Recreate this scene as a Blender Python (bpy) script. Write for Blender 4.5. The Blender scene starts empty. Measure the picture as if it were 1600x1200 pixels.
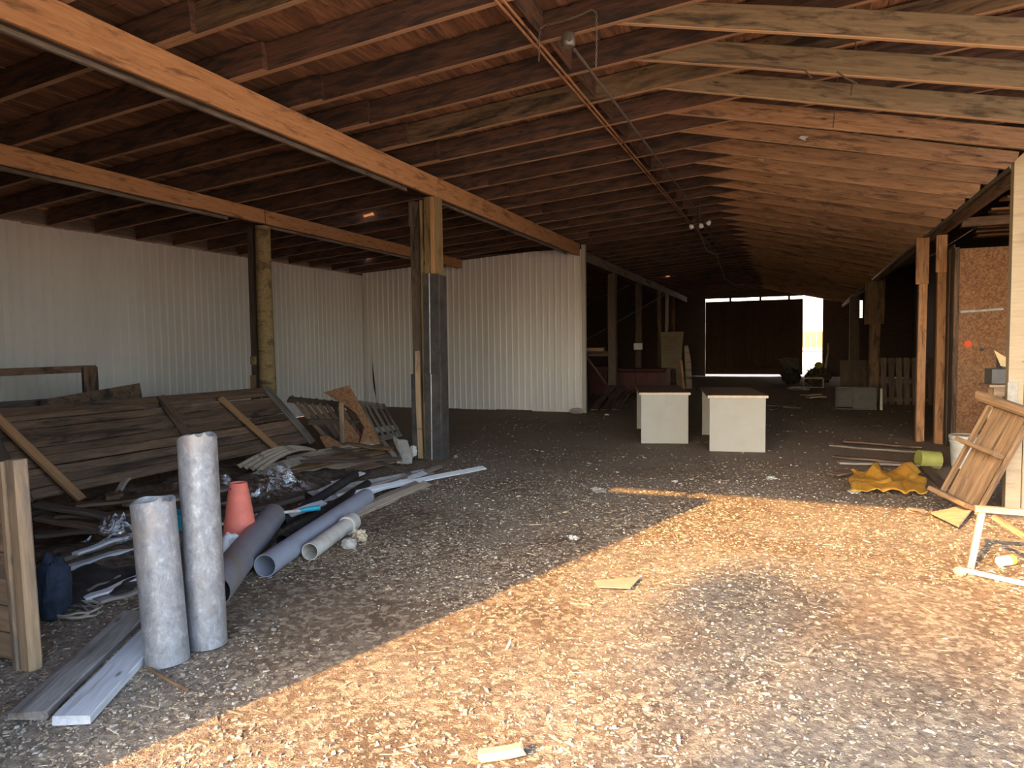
import bpy, math, random
from mathutils import Vector, Matrix, noise, Quaternion
R = random.Random(7)
SC = bpy.context.scene
COL = SC.collection
V = Vector
PM = {}

# ------------------------------------------------------------------ materials
class NT:
    def __init__(s, name):
        s.m = bpy.data.materials.new(name); s.m.use_nodes = True
        s.t = s.m.node_tree; s.t.nodes.clear()
        s.out = s.n('ShaderNodeOutputMaterial'); s.b = s.n('ShaderNodeBsdfPrincipled')
        s.l(s.b.outputs[0], s.out.inputs[0])
        s.tc = s.n('ShaderNodeTexCoord')
    def n(s, k, **kw):
        x = s.t.nodes.new(k)
        for a, b in kw.items(): setattr(x, a, b)
        return x
    def l(s, a, b): s.t.links.new(a, b)
    def mapping(s, scale, src=None, rnd=True):
        mp = s.n('ShaderNodeMapping'); mp.inputs['Scale'].default_value = scale
        s.l(src or s.tc.outputs['Object'], mp.inputs['Vector'])
        if rnd:
            oi = s.n('ShaderNodeObjectInfo'); mu = s.n('ShaderNodeMath', operation='MULTIPLY'); mu.inputs[1].default_value = 37.0
            s.l(oi.outputs['Random'], mu.inputs[0]); s.l(mu.outputs[0], mp.inputs['Location'])
        return mp.outputs[0]
    def noise(s, vec, scale, detail=5, rough=.6, dist=0):
        x = s.n('ShaderNodeTexNoise'); x.inputs['Scale'].default_value = scale; x.inputs['Detail'].default_value = detail
        x.inputs['Roughness'].default_value = rough; x.inputs['Distortion'].default_value = dist
        s.l(vec, x.inputs['Vector']); return x.outputs['Fac']
    def ramp(s, fac, stops):
        r = s.n('ShaderNodeValToRGB'); e = r.color_ramp.elements
        while len(e) < len(stops): e.new(.5)
        for i, (p, c) in enumerate(stops):
            e[i].position = p; e[i].color = (c[0], c[1], c[2], 1) if not isinstance(c, (int, float)) else (c, c, c, 1)
        s.l(fac, r.inputs[0]); return r.outputs[0]
    def mix(s, f, a, b, mode='MIX'):
        x = s.n('ShaderNodeMix', data_type='RGBA', blend_type=mode)
        for v, i in ((f, 0), (a, 6), (b, 7)):
            if hasattr(v, 'links') or hasattr(v, 'is_linked'): s.l(v, x.inputs[i])
            elif i == 0: x.inputs[0].default_value = v
            else: x.inputs[i].default_value = (v[0], v[1], v[2], 1)
        return x.outputs[2]
    def vary(s, col, amt):
        oi = s.n('ShaderNodeObjectInfo'); mr = s.n('ShaderNodeMapRange')
        mr.inputs[3].default_value = 1 - amt; mr.inputs[4].default_value = 1 + amt
        s.l(oi.outputs['Random'], mr.inputs[0])
        h = s.n('ShaderNodeHueSaturation'); s.l(mr.outputs[0], h.inputs['Value']); s.l(col, h.inputs['Color'])
        return h.outputs[0]
    def bump(s, h, strength=.4, dist=.01):
        b = s.n('ShaderNodeBump'); b.inputs['Strength'].default_value = strength; b.inputs['Distance'].default_value = dist
        s.l(h, b.inputs['Height']); s.l(b.outputs[0], s.b.inputs['Normal'])
    def base(s, c):
        if hasattr(c, 'is_linked'): s.l(c, s.b.inputs['Base Color'])
        else: s.b.inputs['Base Color'].default_value = (c[0], c[1], c[2], 1)
    def set(s, rough=.8, metal=0, **kw):
        s.b.inputs['Roughness'].default_value = rough; s.b.inputs['Metallic'].default_value = metal
        for k, v in kw.items(): s.b.inputs[k].default_value = v
        return s.m

def wood(name, light, dark, stain=None, amt=.45, var=.25, grain=(1.3, 16, 16), rough=.85, ssc=1.6):
    t = NT(name)
    v = t.mapping(grain)
    g = t.noise(v, 2.6, 7, .65, .6)
    c = t.ramp(g, [(.32, dark), (.68, light)])
    v2 = t.mapping((1, 3, 3))
    if stain:
        st = t.noise(t.mapping((.8, 4.5, 4.5)), ssc, 5, .65, .5)
        f = t.ramp(st, [(.62 - amt * .35, 0), (.72 - amt * .2, 1)])
        c = t.mix(f, c, stain)
    kn = t.n('ShaderNodeTexVoronoi'); kn.inputs['Scale'].default_value = 2.2; t.l(v2, kn.inputs['Vector'])
    kf = t.ramp(kn.outputs['Distance'], [(.03, .35), (.09, 1)])
    c = t.mix(1.0, c, kf, 'MULTIPLY')
    c = t.vary(c, var)
    t.base(c); t.bump(g, .35, .006)
    return t.set(rough, 0, **{'Specular IOR Level': .25})

def plain(name, col, rough=.6, metal=0, amt=.12, scale=8, bump=.15, dirt=None, damt=.5, spec=.4):
    t = NT(name)
    v = t.mapping((1, 1, 1))
    n = t.noise(v, scale, 6, .65)
    lo = [x * (1 - amt * 2) for x in col]; hi = [min(1, x * (1 + amt)) for x in col]
    c = t.ramp(n, [(.3, lo), (.7, hi)])
    if dirt:
        d = t.noise(v, scale * .35, 6, .7, .5)
        c = t.mix(t.ramp(d, [(.62 - .3 * damt, 0), (.8 - .2 * damt, 1)]), c, dirt)
    t.base(c)
    if bump: t.bump(n, bump, .004)
    return t.set(rough, metal, **{'Specular IOR Level': spec})

M = {}
M['fir'] = wood('fresh_orange_fir', (.62, .325, .155), (.44, .21, .09), (.24, .12, .06), .24, .08, ssc=3.5)
M['rafter'] = wood('dark_stained_rafter', (.155, .08, .05), (.075, .04, .027), (.042, .031, .026), .5, .25, ssc=3.0)
M['rafter_grey'] = wood('weathered_rafter', (.23, .155, .085), (.115, .07, .038), (.03, .022, .016), .5, .12)
M['tie'] = wood('orange_brown_tie', (.46, .25, .125), (.27, .135, .065), (.13, .07, .045), .3, .18, ssc=3.2)
M['tie_grey'] = wood('weathered_tie', (.27, .19, .105), (.165, .11, .06), (.07, .05, .03), .3, .08, ssc=3.0)
M['redge'] = wood('rafter_bounce_edge', (.42, .25, .15), (.30, .17, .10), None, 0, .15)  # lighter rafter underside: bounced ground light put into the colour
M['tedge'] = wood('tie_bounce_edge', (.58, .38, .22), (.44, .27, .15), None, 0, .12)  # same for the ties, underside coloured as if lit from below
M['old'] = wood('old_brown_board', (.225, .14, .088), (.105, .063, .04), (.05, .034, .026), .38, .3)
M['heapw'] = wood('brown_heap_board', (.36, .24, .155), (.20, .13, .085), (.09, .065, .05), .34, .3)
M['dark'] = wood('dark_old_timber', (.14, .10, .075), (.06, .042, .033), None, 0, .25)
M['greyw'] = wood('grey_weathered_board', (.31, .255, .205), (.15, .115, .09), (.09, .07, .055), .35, .2)
M['stud'] = wood('fresh_stud', (.50, .27, .13), (.36, .18, .08), None, 0, .1)
M['post'] = wood('yellow_timber_post', (.33, .235, .11), (.20, .13, .058), (.10, .07, .035), .3, .08, grain=(1.2, 14, 14))
M['postgrey'] = wood('grey_post_timber', (.16, .115, .08), (.07, .05, .036), (.03, .022, .018), .4, .12)
M['fence'] = wood('pale_fence_wood', (.50, .34, .20), (.33, .21, .115), (.23, .17, .12), .38, .12)
M['painted'] = wood('peeling_white_plank', (.62, .62, .62), (.46, .46, .47), (.27, .24, .21), .28, .1)
M['plankgrey'] = wood('grey_plank', (.42, .38, .34), (.26, .225, .19), (.17, .14, .115), .35, .1)
M['crate'] = wood('shelf_brown', (.27, .16, .08), (.14, .08, .038), (.08, .05, .03), .3, .1)
M['slat'] = wood('tan_slat', (.44, .355, .265), (.31, .24, .175), (.15, .115, .085), .25, .2)
M['galv'] = None
t = NT('galvanized_steel')
v = t.mapping((1, 1, .6)); n1 = t.noise(v, 22, 9, .8, .5); n2 = t.noise(v, 3.5, 5, .6, .8)
c = t.ramp(n1, [(.34, (.17, .17, .175)), (.54, (.30, .30, .305)), (.70, (.52, .53, .54))])
c = t.mix(t.ramp(n2, [(.5, 0), (.7, .55)]), c, (.33, .26, .20)); t.base(c); t.bump(n1, .25, .004)
M['galv'] = t.set(.5, .35)
M['pvcgrey'] = plain('grey_plastic_pipe', (.30, .31, .36), .45, 0, .07, 6, .05, (.27, .23, .19), .25)
M['pvcpurple'] = plain('dark_grey_plastic_pipe', (.225, .215, .235), .5, 0, .08, 6, .05, (.21, .17, .13), .35)
M['pvcwhite'] = plain('offwhite_plastic_pipe', (.58, .53, .46), .5, 0, .08, 9, .05, (.36, .29, .22), .3)
M['black'] = plain('black_plastic', (.028, .027, .028), .55, 0, .2, 12, .1, (.09, .075, .06), .35)
M['pinside'] = plain('pipe_inside', (.17, .20, .22), .6)
M['white'] = plain('white_vinyl', (.74, .74, .75), .5, 0, .06, 7, .05, (.38, .35, .32), .25)
M['whitedirty'] = plain('dirty_vinyl', (.56, .54, .51), .6, 0, .08, 7, .05, (.26, .22, .18), .45)
M['cone'] = plain('faded_orange_rubber', (.80, .20, .135), .6, 0, .07, 14, .1, (.55, .18, .13), .2)
M['teal'] = plain('teal_plastic', (.02, .30, .40), .4)
M['blue'] = plain('dark_blue_cloth', (.022, .034, .06), .85, 0, .25, 20, .4)
M['cord'] = plain('tan_cord', (.34, .29, .23), .7)
M['guard'] = plain('tarred_metal_guard', (.08, .07, .063), .6, .1, .25, 7, .2, (.14, .11, .085), .35)
M['edge'] = plain('bright_zinc_edge', (.75, .75, .72), .4, .4)
M['laminate'] = plain('cream_laminate', (.39, .36, .295), .55, 0, .03, 4, 0, (.33, .305, .25), .2)
M['desktop'] = wood('brown_desk_top', (.17, .095, .055), (.11, .06, .035), None, 0, .05, rough=.5)
M['edgeband'] = plain('light_edge_band', (.66, .52, .36), .6)
M['tarp'] = plain('yellow_tarp', (.54, .27, .03), .6, 0, .15, 9, .1, (.34, .14, .03), .45)
M['tin'] = plain('yellow_green_paint', (.33, .32, .07), .5, 0, .08, 9, .1, (.18, .165, .055), .3)
M['bucket'] = plain('white_bucket_plastic', (.66, .67, .62), .5, 0, .05, 5, 0, (.42, .40, .35), .3)
M['card'] = plain('cardboard', (.50, .40, .27), .85, 0, .1, 9, .1)
M['cardyellow'] = plain('yellow_cardboard', (.72, .52, .25), .8)
M['cardgrey'] = plain('dusty_board', (.36, .325, .28), .9, 0, .1, 7, .2, (.24, .20, .16), .3)
M['greybox'] = plain('grey_box', (.16, .155, .145), .8)
M['creamtrim'] = wood('cream_painted_post', (.37, .295, .195), (.29, .225, .145), (.24, .18, .12), .15, .04)
M['siding'] = plain('cream_siding', (.50, .43, .36), .6, 0, .05, 5, .05)
M['red'] = plain('faded_red_paint', (.085, .02, .015), .6, .1, .2, 6, .1, (.05, .022, .018), .4)
M['steel'] = plain('dull_steel', (.24, .22, .19), .5, .6, .15, 20, .1)
M['iron'] = plain('rusty_iron', (.12, .085, .06), .7, .4, .3, 20, .2)
M['bulb'] = plain('white_glass_bulb', (.85, .83, .78), .25)
M['plywood'] = wood('grey_plywood', (.22, .18, .125), (.15, .115, .075), None, 0, .05)
M['paper'] = plain('white_paper', (.55, .52, .47), .8)
M['redcan'] = plain('maroon_plastic', (.20, .025, .02), .5)
M['stone'] = plain('pale_stone', (.42, .38, .33), .9, 0, .15, 12, .4)
M['brick'] = plain('tan_block', (.44, .32, .20), .9, 0, .12, 14, .4)
M['canw'] = plain('white_can', (.75, .73, .7), .35, .3)
M['cany'] = plain('yellow_can_label', (.85, .55, .06), .4)
M['spray'] = plain('orange_spray_paint', (.75, .10, .03), .7)
M['doorw'] = wood('dark_door_boards', (.10, .06, .038), (.045, .027, .018), None, 0, .1)
M['extfence'] = wood('tan_outdoor_fence', (.55, .34, .14), (.40, .24, .10), None, 0, .1)
M['extwall'] = plain('white_outdoor_wall', (.80, .78, .74), .7)
M['leaf'] = plain('green_leaf', (.07, .12, .03), .7)
M['bark'] = plain('bark', (.12, .085, .06), .9)

def osb(name, k=1.0):
    t = NT(name)
    v = t.mapping((1, 1, 1))
    vo = t.n('ShaderNodeTexVoronoi'); vo.inputs['Scale'].default_value = 55; vo.inputs['Randomness'].default_value = 1
    ns = t.n('ShaderNodeTexNoise'); ns.inputs['Scale'].default_value = 9; t.l(v, ns.inputs['Vector'])
    vm = t.n('ShaderNodeMix', data_type='VECTOR'); vm.inputs[0].default_value = .12
    t.l(v, vm.inputs[4]); t.l(ns.outputs['Color'], vm.inputs[5]); t.l(vm.outputs[1], vo.inputs['Vector'])
    sep = t.n('ShaderNodeSeparateColor'); t.l(vo.outputs['Color'], sep.inputs[0])
    c = t.ramp(sep.outputs[0], [(0, [x * k for x in (.20, .09, .042)]), (.5, [x * k for x in (.31, .15, .07)]), (1, [x * k for x in (.40, .215, .10)])])
    d = t.noise(v, 2.2, 5, .7)
    c = t.mix(t.ramp(d, [(.5, 0), (.75, .5)]), c, [x * k for x in (.24, .17, .12)])
    t.base(c); t.bump(sep.outputs[0], .2, .003)
    return t.set(.8, 0, **{'Specular IOR Level': .25})
M['osb'] = osb('osb_board')
M['osbred'] = osb('osb_board_rusty', .74)
M['osbdark'] = osb('osb_board_dark', .55)

def metal_siding(name, col):
    t = NT(name)
    v = t.mapping((1, 1, .25), rnd=False)
    n = t.noise(v, 1.1, 5, .6, .4); f = t.noise(v, 30, 3, .6)
    c = t.ramp(n, [(.3, [x * .86 for x in col]), (.7, col)])
    c = t.mix(t.ramp(f, [(.6, 0), (.8, .25)]), c, [x * .72 for x in col])
    t.base(c); return t.set(.5, .0, **{'Specular IOR Level': .35})
M['metal'] = metal_siding('cream_corrugated_metal', (.84, .765, .685))

# ceiling boards run along Y
def deck():
    t = NT('red_brown_roof_boards')
    sep = t.n('ShaderNodeSeparateXYZ'); t.l(t.tc.outputs['Object'], sep.inputs[0])
    dv = t.n('ShaderNodeMath', operation='DIVIDE'); dv.inputs[1].default_value = .145; t.l(sep.outputs[0], dv.inputs[0])
    fl = t.n('ShaderNodeMath', operation='FLOOR'); t.l(dv.outputs[0], fl.inputs[0])
    wn = t.n('ShaderNodeTexWhiteNoise', noise_dimensions='1D'); t.l(fl.outputs[0], wn.inputs['W'])
    v = t.mapping((14, 1.2, 6), rnd=False); g = t.noise(v, 2.4, 6, .65, .8)
    c = t.ramp(g, [(.3, (.14, .07, .042)), (.7, (.43, .21, .115))])
    v2 = t.mapping((4, .7, 1), rnd=False); st = t.noise(v2, 1.5, 5, .7, 1)
    c = t.mix(t.ramp(st, [(.48, 0), (.64, .85)]), c, (.075, .052, .042))
    c = t.mix(t.ramp(wn.outputs['Value'], [(.2, 0), (1, .75)]), c, (.11, .06, .04))
    t.base(c); t.bump(g, .4, .006)
    return t.set(.9, 0, **{'Specular IOR Level': .15})
M['deck'] = deck()

def dirt():
    t = NT('barn_dirt_floor')
    o = t.tc.outputs['Object']
    big = t.noise(o, .45, 5, .65, .7); med = t.noise(o, 2.6, 6, .7, .5); fine = t.noise(o, 26, 6, .75); vf = t.noise(o, 95, 3, .7)
    vo = t.n('ShaderNodeTexVoronoi'); vo.inputs['Scale'].default_value = 34; t.l(o, vo.inputs['Vector'])
    sep = t.n('ShaderNodeSeparateColor'); t.l(vo.outputs['Color'], sep.inputs[0])
    c = t.ramp(med, [(.32, (.13, .087, .055)), (.68, (.27, .185, .115))])
    c = t.mix(t.ramp(big, [(.44, 0), (.6, .75)]), c, (.31, .26, .205))
    chip = t.ramp(sep.outputs[0], [(.58, 0), (.72, .8)])
    c = t.mix(chip, c, (.42, .33, .225))
    c = t.mix(t.ramp(fine, [(.34, .85), (.55, 0)]), c, (.085, .06, .043))
    # brown soil tone deeper inside the barn
    sp = t.n('ShaderNodeSeparateXYZ'); t.l(o, sp.inputs[0])
    ad = t.n('ShaderNodeMath', operation='MULTIPLY_ADD'); ad.inputs[1].default_value = 5.0; t.l(big, ad.inputs[0]); t.l(sp.outputs[1], ad.inputs[2])
    mr = t.n('ShaderNodeMapRange'); mr.inputs[1].default_value = 8.6; mr.inputs[2].default_value = 12.0; t.l(ad.outputs[0], mr.inputs[0])
    mm = t.n('ShaderNodeMath', operation='MULTIPLY'); mm.inputs[1].default_value = .72; t.l(mr.outputs[0], mm.inputs[0])
    c = t.mix(mm.outputs[0], c, (.255, .185, .13))
    t.base(c)
    h = t.n('ShaderNodeMath', operation='ADD'); t.l(fine, h.inputs[0]); t.l(vf, h.inputs[1])
    h2 = t.n('ShaderNodeMath', operation='ADD'); t.l(h.outputs[0], h2.inputs[0]); t.l(sep.outputs[0], h2.inputs[1])
    t.bump(h2.outputs[0], .7, .018)
    return t.set(.95, 0, **{'Specular IOR Level': .1})
M['dirt'] = dirt()

def chips(name, stops):
    t = NT(name); g = t.n('ShaderNodeNewGeometry')
    t.base(t.ramp(g.outputs['Random Per Island'], stops)); return t.set(.9, 0, **{'Specular IOR Level': .15})
M['chips'] = chips('pale_chips', [(0, (.15, .105, .07)), (.35, (.33, .25, .17)), (.75, (.44, .34, .215)), (1, (.54, .45, .33))])
M['gravel'] = chips('grey_gravel', [(0, (.20, .17, .145)), (.5, (.33, .29, .235)), (1, (.43, .385, .33))])

M['yard'] = plain('pale_bounce_yard', (.60, .54, .44), .95, 0, .06, 3, .3, (.5, .44, .35), .3, .1)
t = NT('clear_plastic_film'); v = t.mapping((1, 1, 1))
tr = t.n('ShaderNodeBsdfTransparent'); gl = t.n('ShaderNodeBsdfGlossy'); gl.inputs['Roughness'].default_value = .16; gl.inputs['Color'].default_value = (.9, .92, .95, 1)
bp = t.n('ShaderNodeBump'); bp.inputs['Strength'].default_value = .9; bp.inputs['Distance'].default_value = .03; t.l(t.noise(v, 16, 4, .6, 1), bp.inputs['Height']); t.l(bp.outputs[0], gl.inputs['Normal'])
mx = t.n('ShaderNodeMixShader'); mx.inputs[0].default_value = .26; t.l(tr.outputs[0], mx.inputs[1]); t.l(gl.outputs[0], mx.inputs[2]); t.l(mx.outputs[0], t.out.inputs[0])
M['film'] = t.m

# ------------------------------------------------------------------ mesh helpers
def tag(o, label=None, cat=None, group=None, kind=None):
    if label: o['label'] = label
    if cat: o['category'] = cat
    if group: o['group'] = group
    if kind: o['kind'] = kind
    return o

def link(name, me, mat, mw, parent=None, smooth=False):
    if isinstance(mat, str): mat = M[mat]
    if mat: me.materials.append(mat)
    if smooth:
        for p in me.polygons: p.use_smooth = True
        me.set_sharp_from_angle(angle=.75)
    o = bpy.data.objects.new(name, me); COL.objects.link(o)
    PM[o.name] = mw.copy()
    if parent is not None:
        o.parent = parent; o.matrix_local = PM[parent.name].inverted() @ mw
    else: o.matrix_world = mw
    return o

def thing(name, label, cat, loc=(0, 0, 0), group=None, kind=None):
    o = bpy.data.objects.new(name, None); COL.objects.link(o); o.location = loc; o.empty_display_size = .1
    PM[o.name] = Matrix.Translation(loc)
    return tag(o, label, cat, group, kind)

def mo(name, vs, fs, mat, parent=None, origin=None, smooth=False):
    """mesh object from world coordinates; its origin sits at ORIGIN (default: middle of its base)"""
    if origin is None:
        xs, ys, zs = zip(*vs); origin = ((min(xs) + max(xs)) / 2, (min(ys) + max(ys)) / 2, min(zs))
    og = V(origin)
    me = bpy.data.meshes.new(name); me.from_pydata([tuple(V(p) - og) for p in vs], [], fs); me.update()
    return link(name, me, mat, Matrix.Translation(og), parent, smooth)

def frame(p, q, up):
    x = (V(q) - V(p)).normalized(); z = V(up); y = z.cross(x)
    if y.length < 1e-4: y = V((0, 1, 0)).cross(x) if abs(x.y) < .9 else V((1, 0, 0)).cross(x)
    y.normalize(); z = x.cross(y)
    return x, y, z

def plank(name, p, q, w, t, mat, up=(0, 0, 1), parent=None, seg=0, warp=0., cham=.004, taper=None, seed=None, edge=None):
    """board from P to Q, W wide across and T thick along UP, slightly chamfered, with its own local frame along the grain"""
    p, q = V(p), V(q); x, y, z = frame(p, q, up); L = (q - p).length; c = min(cham, w * .3, t * .3)
    n = max(1, seg); rr = random.Random(seed if seed is not None else int((p.x * 71 + p.y * 37 + p.z * 13 + q.x * 5) * 100))
    vs, fs = [], []
    a, b = w / 2, t / 2
    ring = [(-a + c, -b), (a - c, -b), (a, -b + c), (a, b - c), (a - c, b), (-a + c, b), (-a, b - c), (-a, -b + c)]
    ph = rr.random() * 9; ey = rr.uniform(-.3, .3) * w * .25 if warp else 0
    for i in range(n + 1):
        s = i / n; dy = dz = 0
        if warp:
            dz = warp * math.sin(s * 3.1 + ph) + warp * .4 * math.sin(s * 11 + ph * 2); dy = warp * .5 * math.sin(s * 5 + ph * 3)
        k = 1 if taper is None else 1 + (taper - 1) * s
        for (u, vv) in ring:
            jx = 0
            if warp and i in (0, n): jx = rr.uniform(-.012, .012) + (ey * u / a)
            vs.append((s * L - L / 2 + jx, u * k + dy, vv + dz))
    for i in range(n):
        for j in range(8):
            k = (j + 1) % 8
            fs.append((i * 8 + j, (i + 1) * 8 + j, (i + 1) * 8 + k, i * 8 + k))
    fs.append(tuple(range(7, -1, -1))[::-1]); fs.append(tuple(range(n * 8 + 7, n * 8 - 1, -1)))
    me = bpy.data.meshes.new(name); me.from_pydata(vs, [], fs); me.update()
    mw = Matrix.Translation((p + q) / 2) @ Matrix(((x.x, y.x, z.x), (x.y, y.y, z.y), (x.z, y.z, z.z))).to_4x4()
    o = link(name, me, mat, mw, parent)
    if edge:
        me.materials.append(M[edge])
        for i in range(n):
            for j in (0, 1, 7): me.polygons[i * 8 + j].material_index = 1
    return o

def box(name, lo, hi, mat, parent=None, cham=.004):
    lo, hi = V(lo), V(hi); d = hi - lo
    i = max(range(3), key=lambda k: d[k]); c = (lo + hi) / 2
    p, q = c.copy(), c.copy(); p[i] = lo[i]; q[i] = hi[i]
    if i == 2: return plank(name, p, q, d.x if True else 0, d.y, mat, up=(0, 1, 0), parent=parent, cham=cham)
    return plank(name, p, q, d.y if i == 0 else d.x, d.z, mat, parent=parent, cham=cham)

def tube_geo(pts, r, n=12, caps=True):
    pts = [V(p) for p in pts]; vs, fs = [], []; prev = None
    for i, p in enumerate(pts):
        d = (pts[min(i + 1, len(pts) - 1)] - pts[max(i - 1, 0)]).normalized()
        if prev is None:
            u = d.cross(V((0, 0, 1))) if abs(d.z) < .9 else d.cross(V((1, 0, 0)))
        else: u = prev - d * prev.dot(d)
        u.normalize(); w = d.cross(u); prev = u
        rr = r[i] if isinstance(r, (list, tuple)) else r
        for k in range(n):
            a = 2 * math.pi * k / n; vs.append(tuple(p + (u * math.cos(a) + w * math.sin(a)) * rr))
    for i in range(len(pts) - 1):
        for k in range(n):
            l = (k + 1) % n; fs.append((i * n + k, i * n + l, (i + 1) * n + l, (i + 1) * n + k))
    if caps:
        fs.append(tuple(range(n - 1, -1, -1))); fs.append(tuple(range((len(pts) - 1) * n, len(pts) * n)))
    return vs, fs

def tube(name, pts, r, mat, parent=None, n=10, smooth=True):
    vs, fs = tube_geo(pts, r, n); return mo(name, vs, fs, mat, parent, smooth=smooth)

def pipe_geo(p, q, ro, ri, n=28, prof=None, seg=6):
    """hollow pipe; PROF(s)->radius factor"""
    p, q = V(p), V(q); x, y, z = frame(p, q, (0, 0, 1)); vs, fs = [], []
    L = (q - p)
    for inner in (0, 1):
        for i in range(seg + 1):
            s = i / seg; r = (ri if inner else ro) * (prof(s) if prof else 1)
            for k in range(n):
                a = 2 * math.pi * k / n; vs.append(tuple(p + L * s + (y * math.cos(a) + z * math.sin(a)) * r))
    o = (seg + 1) * n
    for i in range(seg):
        for k in range(n):
            l = (k + 1) % n
            fs.append((i * n + k, i * n + l, (i + 1) * n + l, (i + 1) * n + k))
            fs.append((o + i * n + l, o + i * n + k, o + (i + 1) * n + k, o + (i + 1) * n + l))
    for k in range(n):
        l = (k + 1) % n
        fs.append((k, o + k, o + l, l)); fs.append((seg * n + l, o + seg * n + l, o + seg * n + k, seg * n + k))
    return vs, fs

def lathe(prof, n=28):
    vs, fs = [], []
    for (r, z) in prof:
        for k in range(n):
            a = 2 * math.pi * k / n; vs.append((r * math.cos(a), r * math.sin(a), z))
    for i in range(len(prof) - 1):
        for k in range(n):
            l = (k + 1) % n; fs.append((i * n + k, i * n + l, (i + 1) * n + l, (i + 1) * n + k))
    return vs, fs

def lathe_obj(name, prof, mat, loc=(0, 0, 0), rot=(0, 0, 0), parent=None, n=28):
    vs, fs = lathe(prof, n); me = bpy.data.meshes.new(name); me.from_pydata(vs, [], fs); me.update()
    from mathutils import Euler
    return link(name, me, mat, Matrix.Translation(loc) @ Euler(rot).to_matrix().to_4x4(), parent, True)

def plate(name, pts, th, mat, parent=None):
    """flat polygon PTS (3-D, in one plane) extruded by the vector TH"""
    th = V(th); n = len(pts); vs = [tuple(V(p)) for p in pts] + [tuple(V(p) + th) for p in pts]
    fs = [tuple(range(n)), tuple(range(2 * n - 1, n - 1, -1))] + [(i, i + n, (i + 1) % n + n, (i + 1) % n) for i in range(n)]
    return mo(name, vs, fs, mat, parent)

def sheet(name, f, nu, nv, mat, parent=None, th=.003, smooth=True):
    vs, fs = [], []
    for j in range(nv + 1):
        for i in range(nu + 1): vs.append(tuple(f(i / nu, j / nv)))
    for j in range(nv):
        for i in range(nu):
            a = j * (nu + 1) + i; fs.append((a, a + 1, a + nu + 2, a + nu + 1))
    o = mo(name, vs, fs, mat, parent, smooth=smooth)
    if th:
        m = o.modifiers.new('thick', 'SOLIDIFY'); m.thickness = th; m.offset = 0
    return o

def lerp(a, b, s): return V(a) * (1 - s) + V(b) * s
def quad(c00, c10, c01, c11): return lambda u, v: lerp(lerp(c00, c10, u), lerp(c01, c11, u), v)
ORD = 'zeroth first second third fourth fifth sixth seventh eighth ninth tenth eleventh twelfth thirteenth fourteenth fifteenth sixteenth seventeenth eighteenth nineteenth twentieth'.split()
def ordn(i):
    if i <= 20: return ORD[i]
    tn = {2: 'twenty', 3: 'thirty', 4: 'forty'}[i // 10]; return tn + '-' + ORD[i % 10] if i % 10 else {2: 'twentieth', 3: 'thirtieth', 4: 'fortieth'}[i // 10]
def nz(x, y, z=0): return noise.noise((x, y, z))

exec_parts = None
# ------------------------------------------------------------------ the setting
SL = .0725
def zr(x): return 3.74 + SL * (x + 4.4)          # underside of the rafters
YB = 33.0

def ground_h(x, y): return .012 * nz(x * 1.1, y * 1.1) + .007 * nz(x * 4.3, y * 4.3, 3) + .004 * nz(x * 11, y * 11, 7) - .004
def grid_floor(name, x0, x1, y0, y1, st):
    nx, ny = int((x1 - x0) / st), int((y1 - y0) / st); vs, fs = [], []
    for j in range(ny + 1):
        for i in range(nx + 1):
            x, y = x0 + (x1 - x0) * i / nx, y0 + (y1 - y0) * j / ny; vs.append((x, y, ground_h(x, y)))
    for j in range(ny):
        for i in range(nx):
            a = j * (nx + 1) + i; fs.append((a, a + 1, a + nx + 2, a + nx + 1))
    return mo(name, vs, fs, 'dirt', origin=(0, 0, 0), smooth=True)
tag(grid_floor('floor', -10.3, 5.3, -1.2, YB, .09), kind='structure')
tag(mo('unseen_bounce_ground', [(-40, -40, -.03), (40, -40, -.03), (40, 70, -.03), (-40, 70, -.03)], [(0, 1, 2, 3)], 'yard', origin=(0, 0, -.03)), kind='structure')  # unseen yard; pale colour added to bounce light into the barn

# roof: boards on top of the rafters, with a few holes, below a thin outer skin
RX0, RX1, RY0, RY1, BW = -10.4, 4.8, .9, YB, .145
HOLES = [(-6.59, 9.35, .10, .09), (-9.09, 13.11, .06, .07), (-4.08, 23.28, .06, .07)]
def zd(x): return zr(x) + .25
vs, fs = [], []
k = 0; i0 = math.floor(RX0 / BW); i1 = math.ceil(RX1 / BW)
for i in range(i0, i1):
    xa, xb = i * BW + .002, (i + 1) * BW - .002; y = RY0
    cuts = []
    for (hx, hy, hw, hl) in HOLES:
        if xa < hx + hw and xb > hx - hw: cuts.append((hy - hl * R.uniform(.5, 1.1), hy + hl * R.uniform(.5, 1.1)))
    segs = []; s = RY0
    for (a, b) in cuts: segs.append((s, a)); s = b
    segs.append((s, RY1))
    for (a, b) in segs:
        while a < b - .01:
            e = min(b, a + R.uniform(2.2, 4.4)); d = R.uniform(0, .006); tl = R.uniform(-.006, .006)
            za, zb2 = zd(xa) + d, zd(xb) + d + tl; n = len(vs)
            vs += [(xa, a + .002, za), (xb, a + .002, zb2), (xb, e - .002, zb2), (xa, e - .002, za), (xa, a + .002, za + .02), (xb, a + .002, zb2 + .02), (xb, e - .002, zb2 + .02), (xa, e - .002, za + .02)]
            fs += [(n, n + 3, n + 2, n + 1), (n + 4, n + 5, n + 6, n + 7), (n, n + 1, n + 5, n + 4), (n + 1, n + 2, n + 6, n + 5), (n + 2, n + 3, n + 7, n + 6), (n + 3, n, n + 4, n + 7)]
            a = e
tag(mo('ceiling', vs, fs, 'deck', origin=(0, 0, 0)), kind='structure')
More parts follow.
